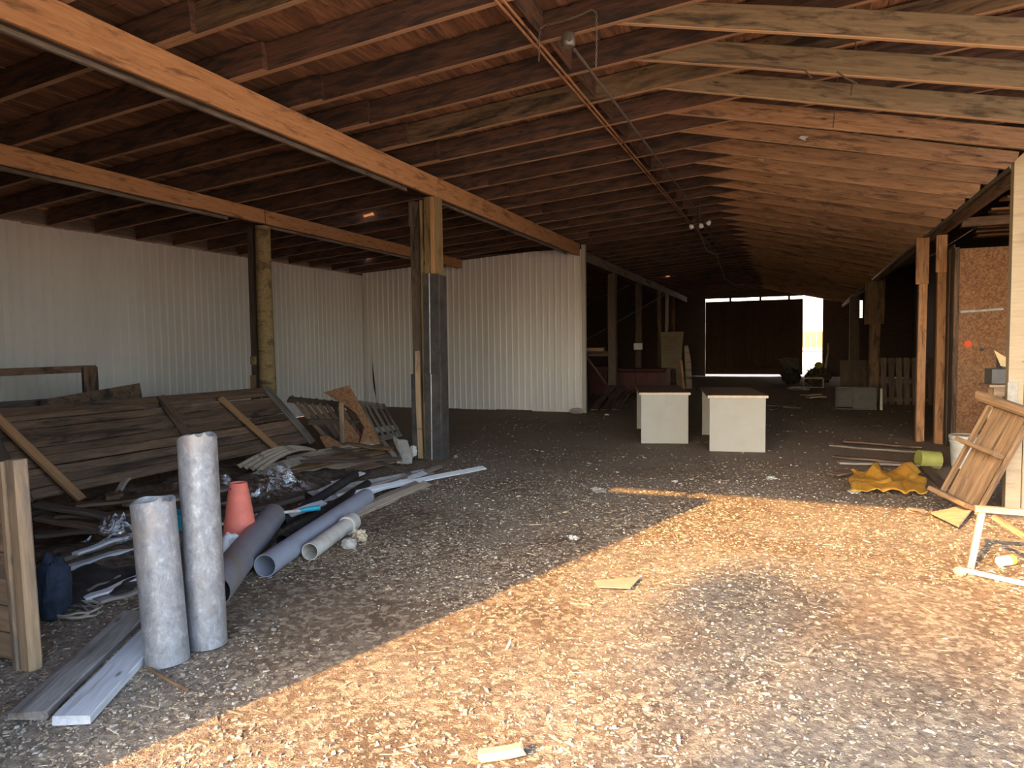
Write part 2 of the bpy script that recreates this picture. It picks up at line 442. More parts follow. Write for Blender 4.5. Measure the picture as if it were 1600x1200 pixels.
# outer skin in strips that leave the holes open
vs, fs = [], []
def skin(x0, x1, y0, y1):
    n = len(vs); vs.extend([(x0, y0, zd(x0) + .035), (x1, y0, zd(x1) + .035), (x1, y1, zd(x1) + .035), (x0, y1, zd(x0) + .035)]); fs.append((n, n + 1, n + 2, n + 3))
ys = [RY0]
for (hx, hy, hw, hl) in sorted(HOLES, key=lambda h: h[1]):
    skin(RX0, RX1, ys[-1], hy - hl); skin(RX0, hx - hw, hy - hl, hy + hl); skin(hx + hw, RX1, hy - hl, hy + hl); ys.append(hy + hl)
skin(RX0, RX1, ys[-1], RY1)
tag(mo('roof', vs, fs, 'iron', origin=(0, 0, 0)), kind='structure')

# corrugated walls
def corrugated(name, p, q, ztop, z0, rib=.152, h=.022, mat='metal', depth=1):
    p, q = V((p[0], p[1], 0)), V((q[0], q[1], 0)); L = (q - p).length; d = (q - p).normalized(); nrm = V((d.y, -d.x, 0)) * depth
    pr = []; s = 0; i = 0
    while s < L:
        for (a, hh) in ((0, 0), (.55, 0), (.66, h), (.84, h), (.95, 0)):
            if s + a * rib <= L: pr.append((s + a * rib, hh, i))
        s += rib; i += 1
    pr.append((L, 0, i)); vs, fs = [], []
    for (s, hh, i) in pr:
        pt = p + d * s + nrm * (hh + .006 * nz(s * .6, 3))
        pn = i // 6; jb = .03 * nz(pn * 3.7, 9) ; jt = .02 * nz(pn * 2.9, 4)
        for k in range(5):
            z = (z0 + jb) + (ztop(s / L) + jt - z0 - jb) * k / 4
            b = pt + nrm * .012 * nz(s * .9, z * .9, 2); vs.append((b.x, b.y, z))
    for j in range(len(pr) - 1):
        for k in range(4):
            a = j * 5 + k; fs.append((a, a + 5, a + 6, a + 1))
    return mo(name, vs, fs, mat, origin=((p.x + q.x) / 2, (p.y + q.y) / 2, 0))
WX, WY = -10.12, 14.62
tag(corrugated('wall_left', (WX, .9), (WX, 14.7), lambda s: 3.34, .0), kind='structure')
tag(corrugated('wall_back', (WX + .03, WY), (-4.3, WY), lambda s: 3.40 + .25 * min(1, s * 1.25) - .015 * max(0, s - .8) * 5, .02), kind='structure')
tag(box('trim_back_corner', (-4.32, WY - .05, 0), (-4.24, WY + .05, 3.72), 'siding'), kind='structure')
# dark gap where the two metal walls pull apart
tag(sheet('trim_wall_gap', lambda u, v: V((-9.83 + .06 * math.sin(v * 3.1) ** 2 * (1 - v * .3) * (u - .5) + .10 * (1 - v) ** 2, WY - .034, .1 + 1.15 * v)), 2, 12, 'black', th=.004), kind='structure')
tag(box('trim_left_closure', (-10.22, .9, 3.30), (-10.15, 14.9, 3.60), 'dark'), kind='structure')
tag(box('trim_back_closure', (-10.2, 14.66, 3.2), (-4.34, 14.70, 3.66), 'dark'), kind='structure')
# dark boarded outer walls deeper in
tag(mo('wall_left_far', [(-10.2, 14.7, 0), (-10.2, YB, 0), (-10.2, YB, 3.6), (-10.2, 14.7, 3.6)], [(0, 1, 2, 3)], 'dark', origin=(-10.2, 20, 0)), kind='structure')
tag(mo('wall_right', [(4.7, 7.0, 0), (4.7, YB, 0), (4.7, YB, 4.65), (4.7, 7.0, 4.65)], [(0, 1, 2, 3)], 'dark', origin=(4.7, 20, 0)), kind='structure')
# end wall round the big door and its opening
DX0, DX1, OX1, DZ = -3.78, .42, 1.22, 3.6
ez = YB
def board_wall(name, rects, mat='dark'):
    vs, fs = [], []
    for (x0, x1, z0, z1) in rects:
        n = len(vs)
        for y in (ez, ez + .06): vs += [(x0, y, z0), (x1, y, z0), (x1, y, z1), (x0, y, z1)]
        fs += [(n, n + 1, n + 2, n + 3), (n + 7, n + 6, n + 5, n + 4), (n, n + 4, n + 5, n + 1), (n + 1, n + 5, n + 6, n + 2), (n + 2, n + 6, n + 7, n + 3), (n + 3, n + 7, n + 4, n)]
    return tag(mo(name, vs, fs, mat, origin=(0, ez, 0)), kind='structure')
board_wall('wall_end', [(-10.3, DX0, 0, 4), (DX0, OX1, DZ, 4.8), (OX1, 2.3, 0, 4.8), (2.3, 2.78, 0, 2.55), (2.3, 2.78, 3.3, 4.8), (2.78, 4.8, 0, 4.8)])
# big sliding door at the far end
d = thing('door_1', None, None, (-1.7, YB - .12, .09)); d['kind'] = 'structure'
for i in range(14):
    xa = DX0 + .03 + (DX1 - DX0 - .03) * i / 14; xb = DX0 + .03 + (DX1 - DX0 - .03) * (i + 1) / 14
    box('door_board', (xa + .002, YB - .14, .10), (xb - .002, YB - .11, 3.46), 'doorw', d)
for x in (-2.66, -1.36, -.16): box('door_hanger', (x - .05, YB - .10, 3.40), (x + .05, YB - .085, 3.66), 'iron', d)
box('door_backing', (DX0 + .02, YB - .108, .10), (DX1, YB - .102, 3.46), 'dark', d)
for z in (.3, 1.75, 3.25): box('door_rail', (DX0 + .04, YB - .165, z), (DX1 - .02, YB - .142, z + .14), 'doorw', d)
# louvred gap in the end wall
w = thing('window_1', None, None, (2.54, YB, 2.55)); w['kind'] = 'structure'
for i in range(7):
    z = 2.6 + .1 * i; plank('louver_slat', (2.3, YB + .12, z), (2.78, YB + .12, z + .07), .07, .008, 'extfence', up=(0, -.55, 1), parent=w)

# front of the barn: sliding door to the left, header board, open to the right
FY = .9
tag(mo('wall_front', [(-10.4, FY, 3.50), (4.8, FY, 3.36 - .055 * 4.8 + .3), (4.8, FY, 4.9), (-10.4, FY, 3.7)], [(0, 1, 2, 3)], 'old', origin=(0, FY, 3.5)), kind='structure')
plank('trim_header', (-10.4, FY + .02, 3.50 + .07), (4.8, FY + .02, 3.27 + .07), .05, .14, 'old')['kind'] = 'structure'
tag(mo('door_2', [(-10.4, FY + .06, .03), (-2.52, FY + .06, .03), (-2.52, FY + .06, 3.24), (-3.63, FY + .06, 3.27), (-3.63, FY + .06, 3.6), (-10.4, FY + .06, 3.6)] , [(0, 1, 2, 3, 4, 5)], 'old', origin=(-6, FY, 0)), kind='structure')
tag(box('trim_door_hanger', (-2.86, FY + .05, 3.2), (-2.80, FY + .09, 3.5), 'iron'), kind='structure')

# ------------------------------------------------------------------ roof timbers
YS = [1.615 + .735 * k for k in range(43)]
NG = 'rafters of the main bay'
for i, y in enumerate(YS):
    if y > YB - .3: continue
    j = i + 1
    m = 'rafter_grey' if i in (3, 7) else 'rafter'
    yy = y + R.uniform(-.015, .015); e = R.uniform(-.012, .012)
    a, b = V((-4.72, yy, zr(-4.72) + .122)), V((3.4, yy, zr(3.4) + .122))
    o = plank('roof_rafter', a, b, .05, .228, m, seg=10, warp=.003, edge='redge')
    tag(o, 'dark brown rafter rising over the main bay, %s from the open front' % ordn(j), 'rafter', NG, 'thing')
    if y < 14.5:
        yy -= .056
        o = plank('side_bay_rafter', (-10.05, yy, zr(-10.05) + .122), (-4.0, yy, zr(-4.0) + .122), .05, .228, 'rafter', seg=8, warp=.003, edge='redge')
        tag(o, 'dark roof rafter over the left side bay, %s from the open front' % ordn(j), 'rafter', 'rafters of the left side bay', 'thing')
    # sloping tie on the right, lapped against the far side of the rafter
    if i >= 2:
        yt = y + .058 + R.uniform(-.004, .01); d1, d2 = R.uniform(-.03, .03), R.uniform(-.025, .025)
        hh = .19 if i in (6, 7) else .18
        m = 'tie_grey' if i in (5, 6, 7) else 'tie'
        a = V((-1.28, yt, 3.97 + .20 * .254 + hh / 2 + d1 * .5 - .03)); b = V((2.04, yt, 3.97 - 3.12 * .254 + hh / 2 + d2 * .3 + .02))
        o = plank('roof_tie', a, b, .048, hh, m, seg=8, warp=.005, edge='tedge')
        look = 'greyish weathered' if i in (5, 6, 7) else 'orange brown'
        tag(o, '%s timber tie sloping down to the right eave, %s counted from the front' % (look, ordn(j - 2)), 'roof tie', 'sloping ties along the right eave', 'thing')

# blocking boards between the rafters and the thin strip under them
for i in range(3, 24):
    y0, y1 = YS[i] + .03, YS[i + 1] - .03
    o = plank('blocking_board', (-1.86 + R.uniform(-.02, .02), y0 + .005, zr(-1.86) + .14), (-1.86 + R.uniform(-.02, .02), y1 - .005, zr(-1.86) + .14), .022, .19, 'rafter', seg=1)
    tag(o, 'short reddish blocking board set between two roof rafters, %s from the front' % ordn(i - 2), 'blocking board', 'blocking boards between the rafters', 'thing')
for k, dx in enumerate((0, .045)):
    o = plank('ceiling_strip', (-1.93 + dx, 3.3, zr(-1.93) - .012), (-1.93 + dx, 17.5, zr(-1.93) - .012), .02, .014, 'tie')
    tag(o, ['thin wooden strip under the rafters along the blocking boards, the one nearer the beam', 'thin wooden strip under the rafters along the blocking boards, the one nearer the rod'][k], 'strip', 'strips under the rafters', 'thing')

def beam(label, x, z0, z1, y0, y1, loc, w=.065):
    t = thing('timber_beam', label, 'beam', loc, 'long timber beams of the left bay', 'thing')
    h = z1 - z0
    plank('front_ply', (x, y0, z0 + h / 2), (x, y1, z0 + h / 2), w * .6, h, 'fir', parent=t, seg=8, warp=.002)
    plank('back_ply', (x - w * .6 - .012, y0 + .02, z0 + h / 2 - .018), (x - w * .6 - .012, y1 - .01, z0 + h / 2 - .018), w * .62, h - .04, 'postgrey', parent=t, seg=8, warp=.003)
    plank('nailer', (x - w * 1.35 - .02, y0 + .1, z0 - .005), (x - w * 1.35 - .02, y1 - .6, z0 - .005), w * .6, .05, 'greyw', parent=t, seg=4, warp=.004)
    return t
beam('long orange timber beam at the upper left, running up to the tall post', -4.36, 3.475, 3.735, .95, 8.035, (-4.4, 4.5, 3.48))
beam('orange timber beam from the tall post back to the corrugated back wall', -4.36, 3.475, 3.735, 8.045, 14.52, (-4.4, 11.2, 3.48), .06)
beam('orange timber beam low at the far left, running up to the round yellow post', -7.16, 3.335, 3.535, .95, 7.93, (-7.2, 4.5, 3.34))
beam('orange timber beam from the round yellow post back to the corrugated metal wall', -7.16, 3.335, 3.535, 7.94, 14.35, (-7.2, 11.2, 3.34))

# tall post in the middle of the picture
t = thing('tall_post', 'tall yellowish double timber post with dark metal guards under the long beam', 'post', (-4.45, 7.95, 0), 'posts carrying the long beams')
plank('main_timber', (-4.38, 7.97, 0), (-4.38, 7.97, 3.45), .17, .20, 'post', up=(0, 1, 0), parent=t, seg=6, warp=.002)
plank('face_board', (-4.33, 7.85, .02), (-4.33, 7.85, 3.44), .05, .03, 'stud', up=(0, 1, 0), parent=t)
plank('rear_timber', (-4.62, 7.95, 0), (-4.62, 7.95, 3.40), .13, .12, 'postgrey', up=(0, 1, 0), parent=t, seg=8, warp=.008)
plank('split_board', (-4.58, 7.87, .02), (-4.60, 7.87, 1.45), .07, .03, 'fence', up=(0, 1, 0), parent=t, seg=6, warp=.006)
plank('side_batten', (-4.505, 7.88, .02), (-4.505, 7.88, 3.42), .03, .05, 'post', up=(0, 1, 0), parent=t)
for (z0, z1, x0) in ((1.16, 2.46, -4.48), (.02, 1.15, -4.47)):
    g = plank('metal_guard', (-4.365, 7.835, z0), (-4.355, 7.835, z1), .235, .012, 'guard', up=(0, 1, 0), parent=t, seg=4, warp=.002)
    plank('zinc_edge', (-4.385, 7.826, z0), (-4.375, 7.826, z1), .012, .006, 'edge', up=(0, 1, 0), parent=g)
plank('left_guard', (-4.665, 7.862, .02), (-4.665, 7.862, 1.15), .07, .012, 'guard', up=(0, 1, 0), parent=t)
box('side_guard', (-4.247, 7.84, .02), (-4.235, 8.04, 2.44), 'guard', t)
box('bracket_block', (-4.70, 7.88, 3.1), (-4.60, 8.02, 3.42), 'postgrey', t)
tube('wire_tie', [(-4.72 + .5 * s, 7.815 - .01 * math.sin(s * 9), .42 + .01 * math.sin(s * 7)) for s in [k / 10 for k in range(11)]], .004, 'iron', t, 6)

# round post further left
t = thing('round_post', 'round yellow timber post with dark base guard behind the leaning barn door', 'post', (-7.25, 7.95, 0), 'posts carrying the long beams')
tube('pole', [(-7.23 + .006 * math.sin(z * 2), 7.97, z) for z in [0, .5, 1, 1.5, 2, 2.5, 3, 3.31]], [.125, .123, .12, .117, .115, .112, .11, .11], 'post', t, 20)
plank('rear_timber', (-7.44, 7.98, 0), (-7.44, 7.98, 3.3), .09, .12, 'dark', up=(0, 1, 0), parent=t, seg=4, warp=.003)
plank('cleat', (-7.41, 7.89, 1.28), (-7.41, 7.89, 1.40), .10, .03, 'post', up=(0, 1, 0), parent=t)
plank('brown_stave', (-7.42, 7.88, .02), (-7.42, 7.88, 1.12), .09, .03, 'crate', up=(0, 1, 0), parent=t)
for x in (-7.285, -7.165):
    plank('base_guard', (x, 7.835, .02), (x, 7.835, .80), .108, .01, 'guard', up=(0, 1, 0), parent=t)
plank('zinc_edge', (-7.225, 7.828, .02), (-7.225, 7.828, .80), .014, .008, 'edge', up=(0, 1, 0), parent=t)

# ------------------------------------------------------------------ right side posts and eave
tag(plank('eave_plate', (2.0, 2.5, 3.10), (2.0, YB - .1, 3.10), .07, .12, 'old', seg=10, warp=.003), 'long dark eave plate on the right posts under the tie ends', 'eave plate', None, 'thing')
tag(tube('eave_pipe', [(1.945, 8.0, 3.17), (1.95, 12, 3.165), (1.94, 16.4, 3.17), (1.95, 20.5, 3.16)], .026, 'steel', n=8), 'thin grey pipe running along the right eave under the roof ties', 'pipe')
for k, (ya, yb2) in enumerate(((20.9, 25.6), (26.0, 30.2))):
    tag(plank('eave_rail', (1.93, ya, 3.14), (1.93, yb2, 3.12), .03, .05, 'greyw', seg=4, warp=.006), ['pale broken eave rail past the end of the eave pipe', 'pale broken eave rail nearest the far bright door'][k], 'rail', 'broken eave rails')

def rpost(label, x, y, w, d, m, cleat=None, top=3.03):
    t = thing('eave_post', label, 'post', (x, y, 0), 'posts under the right eave')
    plank('shaft', (x, y, 0), (x, y, top), w, d, m, up=(0, 1, 0), parent=t, seg=6, warp=.004)
    if cleat:
        cw, z0 = cleat; plank('cleat', (x - .02, y - d / 2 - .02, z0), (x - .02, y - d / 2 - .02, top), cw, .035, m, up=(0, 1, 0), parent=t)
    return t
rpost('orange eave post, left one of the close pair by the chipboard booth', 1.79, 11.80, .11, .12, 'tie', (.17, 2.35))
rpost('orange eave post, right one of the close pair by the chipboard booth', 2.0, 11.62, .11, .12, 'tie', (.14, 2.5))
rpost('brown eave post at the open front beyond the right edge', 2.0, 2.7, .12, .12, 'old')
rpost('thick brown eave post with wide upper cheek boards behind the close pair', 1.93, 19.6, .24, .22, 'old', (.46, 1.95))
rpost('dark eave post furthest back on the right, beside the junk at the bright door', 1.95, 26.0, .30, .26, 'dark')
# chipboard booth
t = thing('chipboard_booth', 'rusty brown chipboard booth wall on the right with an orange paint mark', 'booth wall', (2.7, 11.25, 0))
box('chipboard_panel', (2.14, 11.19, 0), (4.66, 11.21, 2.78), 'osbred', t)
box('corner_stud', (2.075, 11.16, 0), (2.135, 11.26, 2.80), 'old', t)
box('side_panel', (2.08, 11.27, 0), (2.10, 12.6, 2.85), 'postgrey', t)
box('dark_batten', (2.055, 11.4, 0), (2.075, 11.52, 2.8), 'dark', t)
plank('metal_strap', (2.16, 11.18, 1.905), (2.66, 11.18, 1.93), .035, .006, 'steel', up=(0, 1, 0), parent=t)
lathe_obj('paint_mark', [(0, .003), (.035, .003), (.05, 0)], 'spray', (2.26, 11.186, 1.46), (math.pi / 2, 0, 0), t, 9)
lathe_obj('knot_hole', [(0, .003), (.02, .003), (.026, 0)], 'black', (2.42, 11.186, 1.38), (math.pi / 2, 0, 0), t, 7)
# boards stored overhead
tag(box('loft_beam', (2.1, 10.9, 3.04), (4.66, 11.02, 3.16), 'old'), 'dark timber beam above the chipboard booth carrying loose loft boards', 'beam', None, 'thing')
for i in range(13):
    y = 9.45 + .26 * i; x0 = 2.42 + R.uniform(-.10, .22)
    o = plank('loft_board', (x0, y, 3.096 + .09 * (12.7 - y) + .004 * (i % 3)), (4.5, y, 3.096 + .09 * (12.7 - y)), .24, .03, 'tie', seg=4, warp=.006)
    tag(o, 'reddish board stored overhead above the chipboard booth, %s from the front' % ordn(i + 1), 'board', 'boards stored overhead on the right')

for k, x in enumerate((3.1, 4.4)):
    tag(plank('loft_rail', (x, 9.3, 3.05 + .09 * 3.4), (x, 12.75, 3.05), .06, .05, 'old'), 'rail under the loft boards above the chipboard booth, %s one' % ('left', 'right')[k], 'rail', 'rails under the loft boards', 'thing')
# cream post and siding on the right edge
t = thing('cream_post', 'cream painted corner post with metal shoe at the right edge', 'post', (1.79, 7.1, 0))
vs = [(1.73, 7.06, 0), (1.84, 7.06, 0), (1.84, 7.16, 0), (1.73, 7.16, 0), (1.73, 7.06, 3.02), (1.84, 7.06, 3.13), (1.84, 7.16, 3.13), (1.73, 7.16, 3.02)]
me_faces = [(0, 3, 2, 1), (4, 5, 6, 7), (0, 1, 5, 4), (1, 2, 6, 5), (2, 3, 7, 6), (3, 0, 4, 7)]
mo('timber', vs, me_faces, 'creamtrim', t)
box('metal_shoe', (1.722, 7.052, .96), (1.80, 7.058, 1.14), 'steel', t)
plank('edge_batten', (1.865, 7.075, 0), (1.865, 7.075, 3.1), .04, .05, 'creamtrim', up=(0, 1, 0), parent=t)
tag(corrugated('wall_front_right', (1.89, 7.1), (2.6, 7.1), lambda s: 3.1, .0, rib=.25, h=.012, mat='siding'), kind='structure')

# ------------------------------------------------------------------ foreground left
t = thing('slatted_half_wall', 'pale wooden half wall with square end post at the left edge', 'half wall', (-3.6, 2.0, 0))
plank('end_post', (-3.325, 2.04, 0), (-3.362, 2.04, 1.0), .08, .065, 'fence', up=(0, 1, 0), parent=t, cham=.012)
plank('corner_board', (-3.39, 2.035, 0), (-3.427, 2.035, .99), .042, .07, 'fence', up=(0, 1, 0), parent=t, cham=.008)
for i in range(7):
    z = .085 + .132 * i
    plank('rail_board', (-3.418 - .04 * z, 2.04, z), (-5.4, 2.04, z + R.uniform(-.005, .005)), .03, .126, 'fence', parent=t, seg=4, warp=.003)

for k, (p, q, ro, lab, g) in enumerate((
    ((-2.775, 2.325, 0), (-2.868, 2.355, .78), .099, 'short galvanized steel pipe standing upright beside the ground planks, nearer the camera', 0),
    ((-2.745, 2.54, 0), (-2.808, 2.58, 1.065), .094, 'tall galvanized steel pipe standing upright behind the shorter one', 0))):
    vs, fs = pipe_geo(p, q, ro, ro - .009, 36, None, 10)
    # dented rim
    n = 36
    vs2 = []
    for vx in vs:
        z = vx[2]; a = math.atan2(vx[1] - p[1], vx[0] - p[0])
        dz = (.012 * math.sin(a * 3 + k) + .006 * math.sin(a * 7)) * max(0, (z - q[2] + .12) / .12) if z > q[2] - .12 else 0
        sq = 1 + .02 * math.sin(a * 2 + k * 2) * z
        vs2.append((p[0] + (vx[0] - p[0]) * 1 + (sq - 1) * (vx[0] - p[0]), vx[1], z + dz))
    tag(mo('steel_pipe', vs2, fs, 'galv', origin=p, smooth=True), lab, 'pipe', 'upright steel pipes')

tag(plank('ground_plank', (-2.868, 1.736, 0.020), (-3.418, 2.670, 0.020), .155, .038, 'plankgrey', seg=8, warp=.004, cham=.006), 'grey weathered plank lying on the ground, left one of two in front of the half wall', 'plank', 'planks on the ground in front')
tag(plank('ground_plank', (-2.665, 1.774, 0.020), (-3.171, 2.666, 0.020), .155, .04, 'painted', seg=8, warp=.003, cham=.005), 'whitish peeling plank lying on the ground against the short steel pipe', 'plank', 'planks on the ground in front')
tag(tube('stick', [(-2.800, 2.232, 0.012), (-2.603, 2.175, 0.012), (-2.444, 2.138, 0.012)], .008, 'crate', n=6), 'thin brown stick on the ground below the short steel pipe', 'stick')

# plastic pipes
def big_pipe(name, p, q, ro, mat, label, wall=.008, prof=None, ins=None, seg=10):
    vs, fs = pipe_geo(p, q, ro, ro - wall, 32, prof, seg)
    return tag(mo(name, vs, fs, mat, smooth=True), label, 'pipe', 'plastic pipes on the ground')
big_pipe('plastic_pipe', (-3.081, 2.902, 0.105), (-3.950, 4.364, 0.130), .102, 'pvcpurple', 'fat dark grey plastic pipe lying behind the tall steel pipe')
big_pipe('plastic_pipe', (-3.205, 3.456, 0.075), (-3.739, 5.388, 0.090), .078, 'pvcgrey', 'long blue grey plastic pipe lying between black tube and white pipe')
t = thing('plastic_pipe', 'short off-white plastic pipe with bell end lying nearest the open floor', 'pipe', (-3.390, 4.373, 0.000), 'plastic pipes on the ground')
vs, fs = pipe_geo((-3.157, 3.847, 0.062), (-3.352, 4.586, 0.064), .062, .056, 32, None, 6); mo('barrel', vs, fs, 'pvcwhite', t, smooth=True)
vs, fs = pipe_geo((-3.324, 4.504, 0.066), (-3.365, 4.639, 0.066), .075, .060, 32, lambda s: 1 + .03 * math.sin(s * 9), 6); mo('bell_end', vs, fs, 'pvcwhite', t, smooth=True)
big_pipe('drain_tube', (-3.564, 4.031, 0.050), (-4.148, 6.005, 0.060), .05, 'black', 'black ribbed drain tube lying beside the long blue grey pipe', .006, lambda s: 1 + .012 * math.sin(s * 150), seg=120)
big_pipe('drain_tube', (-3.926, 4.440, 0.060), (-4.406, 6.154, 0.120), .045, 'black', 'second black ribbed drain tube, further back beside the fat dark pipe', .006, lambda s: 1 + .012 * math.sin(s * 150), seg=120)

# traffic cone
t = thing('traffic_cone', 'faded orange traffic cone standing behind the fat dark pipe', 'cone', (-3.783, 3.834, 0.000))
c = V((-3.783, 3.834, 0.000))
lathe_obj('cone_body', [(.135, .03), (.128, .06), (.108, .22), (.082, .40), (.062, .515), (.056, .52), (.052, .51)], 'cone', c, (0, 0, 0), t, 32)
box('cone_base', c + V((-.12, -.12, 0)), c + V((.12, .12, .03)), 'cone', t, .01)
lathe_obj('nail_hole', [(0, .002), (.006, .002), (.007, 0)], 'black', c + V((-.01, -.068, .485)), (math.pi / 2 - .15, 0, 0), t, 8)

# white sack, blue sack, cord
def lump(name, c, rx, ry, rz, mat, amp=.15, freq=3., parent=None, n=28, m=18, sd=0):
    vs, fs = [], []
    for j in range(m + 1):
        ph = math.pi * j / m
        for i in range(n):
            th = 2 * math.pi * i / n; d = V((math.sin(ph) * math.cos(th), math.sin(ph) * math.sin(th), math.cos(ph)))
            k = 1 + amp * nz(d.x * freq + sd, d.y * freq, d.z * freq) + amp * .5 * nz(d.x * freq * 2.7, d.y * freq * 2.7 + sd, d.z * freq * 2.7)
            vs.append((c[0] + d.x * rx * k, c[1] + d.y * ry * k, max(c[2] + .0 - rz * .98, c[2] + d.z * rz * k)))
    for j in range(m):
        for i in range(n):
            l = (i + 1) % n; fs.append((j * n + i, (j + 1) * n + i, (j + 1) * n + l, j * n + l))
    return mo(name, vs, fs, mat, parent, smooth=True)
w = V((-3.590, 3.529, -0.000)); tag(lump('white_sack', (w.x - .03, w.y + .06, .10), .10, .09, .11, 'white', .25, 2.5), 'crumpled white sack squeezed between tall steel pipe and fat dark pipe', 'sack')
w = V((-3.800, 2.415, 0.000)); tag(lump('blue_sack', (w.x - .02, w.y + .06, .18), .095, .09, .185, 'blue', .2, 2.2), 'dark blue cloth sack slumped behind the end post of the half wall', 'sack')
w = V((-3.778, 2.568, 0.000)); pts = []
for i in range(130):
    a = i * .16; r = .13 + .02 * math.sin(i * .37); pts.append((w.x + r * math.cos(a) * 1.1, w.y + r * .75 * math.sin(a), .012 + i * .00022 + .004 * math.sin(i * .9)))
pts = [(w.x - .26, w.y + .02, .06), (w.x - .2, w.y + .12, .04)] + pts
tag(tube('coiled_cord', pts, .0065, 'cord', n=6), 'coil of tan cord on the ground beside the blue sack', 'cord')

# ------------------------------------------------------------------ leaning barn door and junk behind
def on_gate(y, s, off=0.0):
    """point on the leaning door: s=0 bottom, 1 top; OFF away from its face"""
    b, tp = V((-6.36, y, .16)), V((-7.06, y + .0, .905)); n = V((.745, 0, .70)).normalized()
    return lerp(b, tp, s) + n * off
GN = V((.745, 0, .70)).normalized()
t = thing('barn_door_panel', 'big old brown board door leaning against the round post in the junk pile', 'barn door', (-6.7, 5.9, .1))
for i in range(9):
    s = (i + .5) / 9; y0 = 2.9 + R.uniform(-.05, .05); y1 = 7.82 + .06 * (1 - s) + R.uniform(-.06, .05)
    plank('door_board', on_gate(y0, s), on_gate(y1, s + R.uniform(-.016, .016)), R.uniform(.088, .108), .022, 'old', up=GN + V((.12, 0, -.14)), parent=t, seg=10, warp=.007, cham=.006)
for (y, dy, m) in ((7.84, .10, 'greyw'), (5.95, .0, 'old'), (3.9, -.05, 'dark')):
    plank('batten', on_gate(y, -.02, .032), on_gate(y - dy, 1.03, .032), .13, .03, m, up=GN, parent=t, seg=4, warp=.004)
plank('top_rail', on_gate(2.9, .99, .03), on_gate(7.76, .99, .03), .09, .024, 'old', up=GN, parent=t, seg=8, warp=.005)
tag(plank('leaning_stud', on_gate(4.33, -.15, .075), on_gate(4.03, .98, .085), .09, .038, 'stud', up=GN), 'fresh orange wooden stud leaning on the barn door near the half wall', 'stud', 'studs leaning on the barn door')
tag(plank('leaning_stud', on_gate(7.05, -.12, .10), on_gate(6.78, .90, .06), .09, .038, 'stud', up=GN), 'fresh orange wooden stud leaning on the barn door near its right end', 'stud', 'studs leaning on the barn door')
t = thing('timber_rack', 'dark brown open timber frame standing in front of the left metal wall', 'frame', (-8.6, 4.6, 0))
plank('top_rail', (-8.6, 2.6, 1.27), (-8.6, 6.27, 1.27), .05, .09, 'old', parent=t, seg=4, warp=.005)
plank('middle_rail', (-8.62, 2.6, .90), (-8.62, 6.2, .88), .05, .08, 'dark', parent=t, seg=4, warp=.005)
plank('side_stile', (-8.56, 6.18, 0), (-8.56, 6.16, 1.30), .05, .20, 'old', up=(0, 1, 0), parent=t)
plank('side_stile', (-8.56, 2.75, 0), (-8.56, 2.75, 1.30), .05, .14, 'old', up=(0, 1, 0), parent=t)
tag(plate('dark_panel', [(-8.44, 5.35, .0), (-8.44, 6.95, .0), (-8.46, 6.82, 1.05), (-8.46, 5.45, .92)], (-.02, 0, 0), 'old'), 'small dark brown board panel standing behind the barn door', 'panel')

def rack(label, c00, c10, c01, c11, n, mats, rails=(.06, .5, .97), th=.022, sw=.085):
    q = quad(c00, c10, c01, c11); nrm = (V(c10) - V(c00)).cross(V(c01) - V(c00)).normalized()
    if nrm.z < 0: nrm = -nrm
    t = thing('slatted_pallet', label, 'pallet', lerp(c00, c10, .5), 'slatted pallets by the tall post')
    for i in range(n):
        u = (i + .5) / n; plank('slat', q(u, -.02) + nrm * .03, q(u, 1.02) + nrm * .03, sw, th, mats[0], up=nrm, parent=t, seg=3, warp=.003)
    for v in rails: plank('rail', q(-.01, v), q(1.01, v), .09, .035, mats[1], up=nrm, parent=t)
    return t
rack('dark slatted pallet leaning back just right of the barn door', (-6.304, 8.147, 0.100), (-5.837, 8.575, 0.100), (-6.500, 7.556, 0.820), (-6.350, 8.749, 0.634), 8, ('old', 'dark'), sw=.062)
rack('brown slatted pallet leaning back behind the chipboard offcut, nearest the tall post', (-5.820, 8.653, 0.100), (-5.931, 9.559, 0.080), (-6.200, 8.723, 0.669), (-6.100, 9.365, 0.567), 5, ('greyw', 'slat'), rails=(.02, .25, .98), sw=.06)

def Y76(x, z): return (x, 7.6, z)
t = thing('chipboard_offcut', 'orange chipboard gable offcut standing on a pale stick in the junk pile', 'chipboard', (-5.357, 7.600, 0.217))
plate('gable_piece', [(-5.932, 7.600, 0.906), (-5.671, 7.600, 0.779), (-5.579, 7.600, 0.738), (-5.406, 7.600, 0.638), (-5.279, 7.600, 0.444), (-5.357, 7.600, 0.217), (-5.034, 7.600, 0.231), (-5.361, 7.600, 0.785), (-5.518, 7.600, 1.007)], (0, .012, 0), 'osb', t)
plate('corner_gusset', [(-5.599, 7.620, 0.562), (-5.651, 7.620, 0.219), (-5.391, 7.620, 0.230), (-5.378, 7.620, 0.317)], (0, .012, 0), 'osb', t)
plank('support_stick', (-5.625, 7.585, 0.225), (-5.629, 7.585, 0.773), .065, .025, 'fence', up=(0, 1, 0), parent=t)
tag(plate('chipboard_scrap', [(-5.700, 7.200, 0.358), (-5.616, 7.250, 0.363), (-5.250, 7.250, 0.195), (-5.303, 7.000, 0.164), (-5.419, 7.000, 0.207)], (0, .012, .004), 'osb'), 'torn chipboard scrap lying at the foot of the dark slatted pallet', 'chipboard')
tag(lump('red_can', (-5.493, 7.750, 0.217), .05, .05, .18, 'redcan', .05), 'small dark red can behind the chipboard gable offcut', 'can')
fq = quad((-4.660, 7.450, 0.020), (-4.491, 7.500, 0.021), (-4.836, 7.620, 0.347), (-4.619, 7.660, 0.283))
